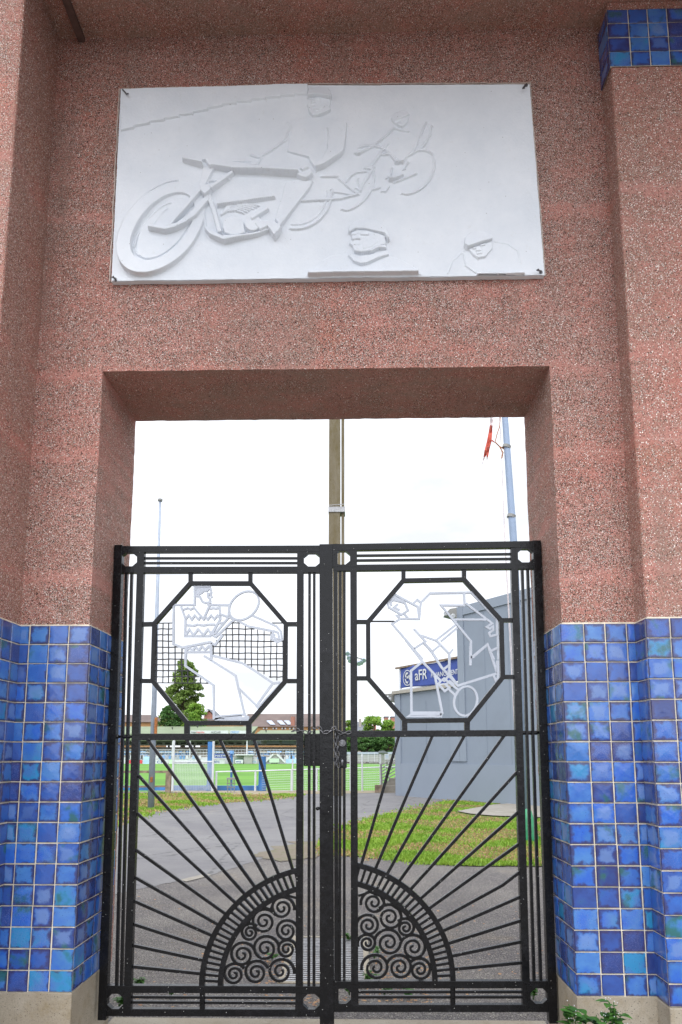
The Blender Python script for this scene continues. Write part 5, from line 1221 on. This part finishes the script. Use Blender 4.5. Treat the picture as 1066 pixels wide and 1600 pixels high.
board(421,436.5,1185,1191.5,'g','pale green board under the stair arch')
board(447,463,1186,1192.2,'p','light blue board right of the stair arch')
def roofboard(u0, u1, lab, parts_):
    t = thing('roof_signboard', (P(u0,1145,YS-.3).x, YS-.3, sz(1147)), lab, 'sign', 'signboards on the stand roof'); sbox('board', u0, u1, 1141.5, 1147.5, YS-.35, .1, M['white'], t)
    for txt, us, hpx, mk in parts_:
        mb = MB(); a = P(us, 1145.5, YS-.4); text_mesh(mb, txt, hpx*px(YS)*1.25, lambda x, y: (a.x+x*.92, YS-.4, a.z+y)); mb.build('lettering', mk, t)
roofboard(297.5,357,'white roof signboard with dark and red lettering', [('Inter', 299, 3.6, M['dark']), ('marche', 307, 3.6, mats_b['r']), ('AUCLAIR', 330, 3.2, M['dark'])])
roofboard(359,386,'white roof signboard with blue lettering near the roof gap', [('CREDIT', 360, 3.6, M['seatblue'])])
for u, v, l in ((269.8,1138,'small dark lamp on the left half of the green stand roof'), (309,1135.5,'small dark lamp on the green stand roof above the red lettering'), (416,1142.5,'small dark lamp on the right half of the green stand roof')):
    t = thing('roof_lamp', tuple(P(u,v+1,YS+3)), l, 'lamp', 'lamps on the stand roof'); c_ = P(u, v, YS+2.2); m_ = MB(); m_.tube([c_+Vector((0,0,-.25)), c_+Vector((0,0,0))], .05, 6); m_.build('stem', M['dark'], t); m_ = MB(); m_.tube([c_, c_+Vector((0,-.1,.1)), c_+Vector((0,-.3,.05))], .13, 8); m_.build('head', M['dark'], t)

# ------------------------------------------------------------------ houses and hall beyond
def house(name, u0, u1, vr, ve, vw, Y, wm, rm, lab, hip0=0, hip1=0, dep=10):
    t = thing(name, (P(u0,1180,Y).x, Y, 0), lab, 'building')
    a = P(u0, ve, Y); b = P(u1, ve, Y); zr = P(u0, vr, Y+dep/2).z; ze = P(u0, ve, Y).z
    m_ = MB(); m_.box((a.x, Y, 0), (b.x, Y+dep, ze)); m_.build('wall', wm, t)
    r0 = P(u0+hip0, vr, Y+dep/2).x; r1 = P(u1-hip1, vr, Y+dep/2).x; m_ = MB(); e = .4
    m_.add([(a.x-e,Y-e,ze),(b.x+e,Y-e,ze),(b.x+e,Y+dep+e,ze),(a.x-e,Y+dep+e,ze),(r0,Y+dep/2,zr),(r1,Y+dep/2,zr)], [(0,1,5,4),(2,3,4,5),(3,0,4),(1,2,5),(3,2,1,0)]); rf = m_.build('roof', rm, t); return t, rf
t, rf = house('long_hall', 383, 512, 1115.5, 1135.5, 1141, 165, M['ochre'], M['roofb'], 'long ochre hall with brown roof and skylights behind the stand', 4, 2, 12)
for u in (417, 433, 444):
    pts = [P(u,1127.5,167.6), P(u+8,1127.5,167.6), P(u+14,1134,165.6), P(u+6,1134,165.6)]
    m_ = MB(); m_.add([p+Vector((0,-.6,.25)) for p in pts], [(0,1,2,3)]); m_.add([p+Vector((0,-.5,.0)) for p in pts], [(3,2,1,0)]); m_.build('skylight', M['sky_l'], rf)
m_ = MB(); a = P(455,1134,166); b = P(461,1120,166); m_.box((a.x,165,a.z),(b.x,167,b.z)); m_.build('chimney', M['brick'], rf)
for u in (411,416,426,431,440,445,452,458): sbox('vent', u, u+2, 1137, 1139.5, 164.9, .05, M['white'], t)
for u in (413.2,428.2,442.2,454.5): sbox('vent', u, u+2, 1137, 1139.5, 164.9, .05, M['dark'], t)
house('ochre_house', 140, 243, 1117, 1128.5, 1135, 160, M['ochre'], M['roofb'], 'ochre house with brown roof left of the conifer', 5, 1)
t = thing('gabled_house', (sx(325,158), 158, 0), 'red brick house gable with dark roof right of the conifer', 'house')
Yg = 158; m_ = MB(); g_ = [(319,1180),(332.5,1180),(332.5,1117),(325,1109),(319,1116)]; m_.prism([(P(u,v,Yg).x,P(u,v,Yg).z) for u,v in g_], Yg, Yg+8); m_.build('wall', M['brick'], t)
m_ = MB(); m_.bar(P(325,1108.5,Yg-.2), P(318,1117.5,Yg-.2), .35, .5); m_.build('verge_board', M['white'], t)
m_ = MB()
a, b, c_ = P(325,1108,Yg), P(340,1119,Yg), P(317.5,1117.5,Yg); b2 = P(333,1117,Yg)
m_.add([a+Vector((0,-.3,.1)), b2+Vector((.3,-.3,0)), b2+Vector((.3,9,0)), a+Vector((0,9,.1))], [(0,1,2,3)]); m_.add([a+Vector((0,-.3,.11)), c_+Vector((-.3,-.3,0)), c_+Vector((-.3,9,0)), a+Vector((0,9,.11))], [(3,2,1,0)]); m_.build('roof', M['slate'], t)
house('brown_roofed_house', 333, 384, 1121, 1127, 1136, 172, M['ochre'], M['roofb'], 'brown-roofed house between the brick gable and the long hall', 6, 3)
house('low_annex', 314, 340, 1123, 1126, 1136, 150, M['ochre'], M['roofb'], 'low orange-topped annex in front of the brick gable', 2, 2, 3)
# right: slate and red roofs, boundary wall
t, rf = house('slate_house', 548, 583, 1128, 1142, 1180, 205, M['step'], M['slate'], 'grey slate-roofed house behind the green trees', 6, 8)
m_ = MB(); a = P(561,1140,207); b = P(564.8,1123,207); m_.box((a.x,207,a.z),(b.x,208.5,b.z)); m_.build('chimney', M['step'], rf)
m_ = MB(); a = P(573.5,1136,207); b = P(576.5,1123.5,207); m_.box((a.x,207,a.z),(b.x,208.5,b.z)); m_.build('chimney', M['step'], rf)
for u0, u1, l in ((583,588,'narrow red brick chimney stack rising behind the trees'), (601,607,'middle red brick chimney stack behind the trees'), (611.5,619,'red brick house end nearest the grey building')):
    t = thing('brick_house', (P(u0,1180,200).x, 200, 0), l, 'house', 'brick houses behind the trees'); a = P(u0, 1121, 200); b = P(u1, 1119.5, 200)
    m_ = MB(); m_.box((a.x,200,0),(b.x,205,a.z)); m_.build('wall', M['brick'], t); m_ = MB(); m_.box((a.x-.15,199.9,a.z),(b.x+.15,205.1,a.z+.3)); m_.build('coping', M['slate'], t)
bw = thing('boundary_wall', (sx(580,128), 128, 0), 'low pale boundary wall at the far end of the pitch on the right', 'wall'); 
sbox('panel', 488, 660, 1178.5, 1190.5, 128, .3, M['standwall'], bw); sbox('coping', 488, 660, 1175, 1178.5, 127.9, .6, M['sky_l'], bw)
for u in range(495, 640, 10): sbox('pier', u, u+.8, 1176, 1190.5, 127.85, .1, M['white'], bw)
sh = thing('shed', (sx(599,120), 120, 0), 'small dark-roofed shed in front of the far trees', 'shed'); sbox('wall', 593, 606, 1176, 1192, 120, 4, M['darkgrey'], sh)
m_ = MB(); m_.prism([(P(u,v,119.8).x,P(u,v,119.8).z) for u,v in ((591.5,1176.5),(607.5,1176.5),(600,1172.5),(594,1173))], 119.7, 124.2); m_.build('roof', M['slate'], sh)
# floodlight mast far right of the concrete one
Yq = 90; fm = thing('floodlight_mast', (P(553,1180,Yq).x, Yq, 0), 'distant floodlight mast with clustered lamps, hidden behind the gate stile', 'floodlight')
m_ = MB(); m_.tube([(P(553,1180,Yq).x,Yq,0),(P(553,1020,Yq).x,Yq,P(553,1020,Yq).z)], .18, 8); m_.build('pole', M['darkgrey'], fm)
m_ = MB(); m_.bar(P(543,1021,Yq), P(572,1033,Yq), .12); m_.bar(P(545,1026,Yq), P(570,1030,Yq), .1); m_.build('crossarm', M['darkgrey'], fm)
for u, v in ((543.5,1020),(545.5,1026.5),(547.5,1031),(561,1035.5),(564.5,1034),(568.5,1030.5)):
    c_ = P(u, v, Yq-.3); m_ = MB(); m_.tube([c_+Vector((0,.25,.1)), c_, c_+Vector((0,-.25,-.2))], .2, 8, r2=.32); m_.build('lamp', M['post'], fm)

# ------------------------------------------------------------------ trees
def tree(name, u, Y, vtop, vbot, wpx, lab, m, conif=False, n=9000, leaf_=.5, group=None, seed=1, trunkv=None):
    rnd = random.Random(seed); base = Vector((P(u,1180,Y).x, Y, 0)); ztop = P(u, vtop, Y).z; zbot = max(.3, P(u, vbot, Y).z); half = wpx/2*px(Y)
    t = thing(name, tuple(base), lab, 'tree', group)
    tr = MB(); H = ztop-zbot
    tr.tube([base, base+Vector((.1,0,ztop*.45)), base+Vector((0,0,ztop*.92))], half*.09+.1, 8, r2=.06)
    clumps = []
    nc = 170 if conif else 60
    for i in range(nc):
        f = rnd.random()**(1.15 if conif else .9); z = zbot+H*f
        if conif: rad = half*(1.03-f)**.6*(.9+.18*math.sin(f*19+seed))
        else: rad = half*math.sqrt(max(.05, 1-(2*f-.85)**2/1.4))
        a = rnd.uniform(0, 6.28); rr = rad*math.sqrt(rnd.uniform(.1, 1)); c = base+Vector((rr*math.cos(a), rr*math.sin(a), z))
        cr = half*(rnd.uniform(.13,.24) if conif else rnd.uniform(.2,.36)); clumps.append((c, cr, (rnd.uniform(.55,1) if conif else .75)))
        o = base+Vector((0,0,max(zbot*.7, z-rr*.5))); tr.tube([o, o.lerp(c,.5)+Vector((0,0,.15)), c], .09, 5, r2=.03)
    if conif:
        for k in range(12): f = .86+.012*k; clumps.append((base+Vector((rnd.uniform(-.4,.4),rnd.uniform(-.4,.4),zbot+H*min(1,f))), half*.14*(1.3-k*.07), 1))
    lf = MB()
    for i in range(n):
        c, cr, fl_ = clumps[int(rnd.random()*len(clumps))]
        d = Vector((rnd.gauss(0,1), rnd.gauss(0,1), rnd.gauss(0,1))).normalized()*cr*rnd.random()**.35; d.z *= fl_*.75
        p = c+d; s = leaf_*rnd.uniform(.5,1.2)
        a = Vector((rnd.gauss(0,1), rnd.gauss(0,1), rnd.gauss(0,1))).normalized(); b = a.cross(Vector((rnd.gauss(0,1), rnd.gauss(0,1), rnd.gauss(0,1)))).normalized()
        lf.add([p-a*s*.5, p+b*s*.3, p+a*s*.5, p-b*s*.3], [(0,1,2,3)])
    tr.build('trunk', M['bark'], t); lf.build('crown', m, t)
tree('conifer_tree', 285, 145, 1033, 1148, 86, 'tall dark green conifer standing behind the grandstand roof', M['leafc'], True, 22000, .62, seed=3)
tree('bushy_tree', 303, 138, 1102, 1150, 36, 'rounded bright green tree at the right foot of the conifer', M['leafd'], False, 5000, .5, 'trees around the stand', 5)
tree('bushy_tree', 263, 138, 1105, 1150, 34, 'dark green bush at the left foot of the conifer', M['leafk'], False, 5000, .5, 'trees around the stand', 6)
tree('bushy_tree', 585, 150, 1121, 1182, 44, 'bright green rounded tree in the middle behind the far wall', M['leafd'], False, 8000, .5, 'trees behind the far wall', 7)
tree('bushy_tree', 608, 150, 1126, 1180, 34, 'yellow-green tree beside the grey building', M['leafd'], False, 6000, .5, 'trees behind the far wall', 8)
tree('bushy_tree', 541, 150, 1124, 1182, 30, 'bright green tree left of the inner gate stile', M['leafd'], False, 6000, .5, 'trees behind the far wall', 9)
tree('bushy_tree', 574, 135, 1147, 1180, 38, 'dark green lower tree behind the far boundary wall', M['leafk'], False, 7000, .42, 'trees behind the far wall', 10)
tree('bushy_tree', 606, 135, 1148, 1178, 34, 'dark green bush nearest the grey building', M['leafk'], False, 6000, .42, 'trees behind the far wall', 12)
tree('bushy_tree', 545, 135, 1150, 1182, 26, 'dark green bush just right of the gate lock', M['leafk'], False, 4000, .42, 'trees behind the far wall', 13)

for o in bpy.data.objects:
    if '_o' in o: del o['_o']
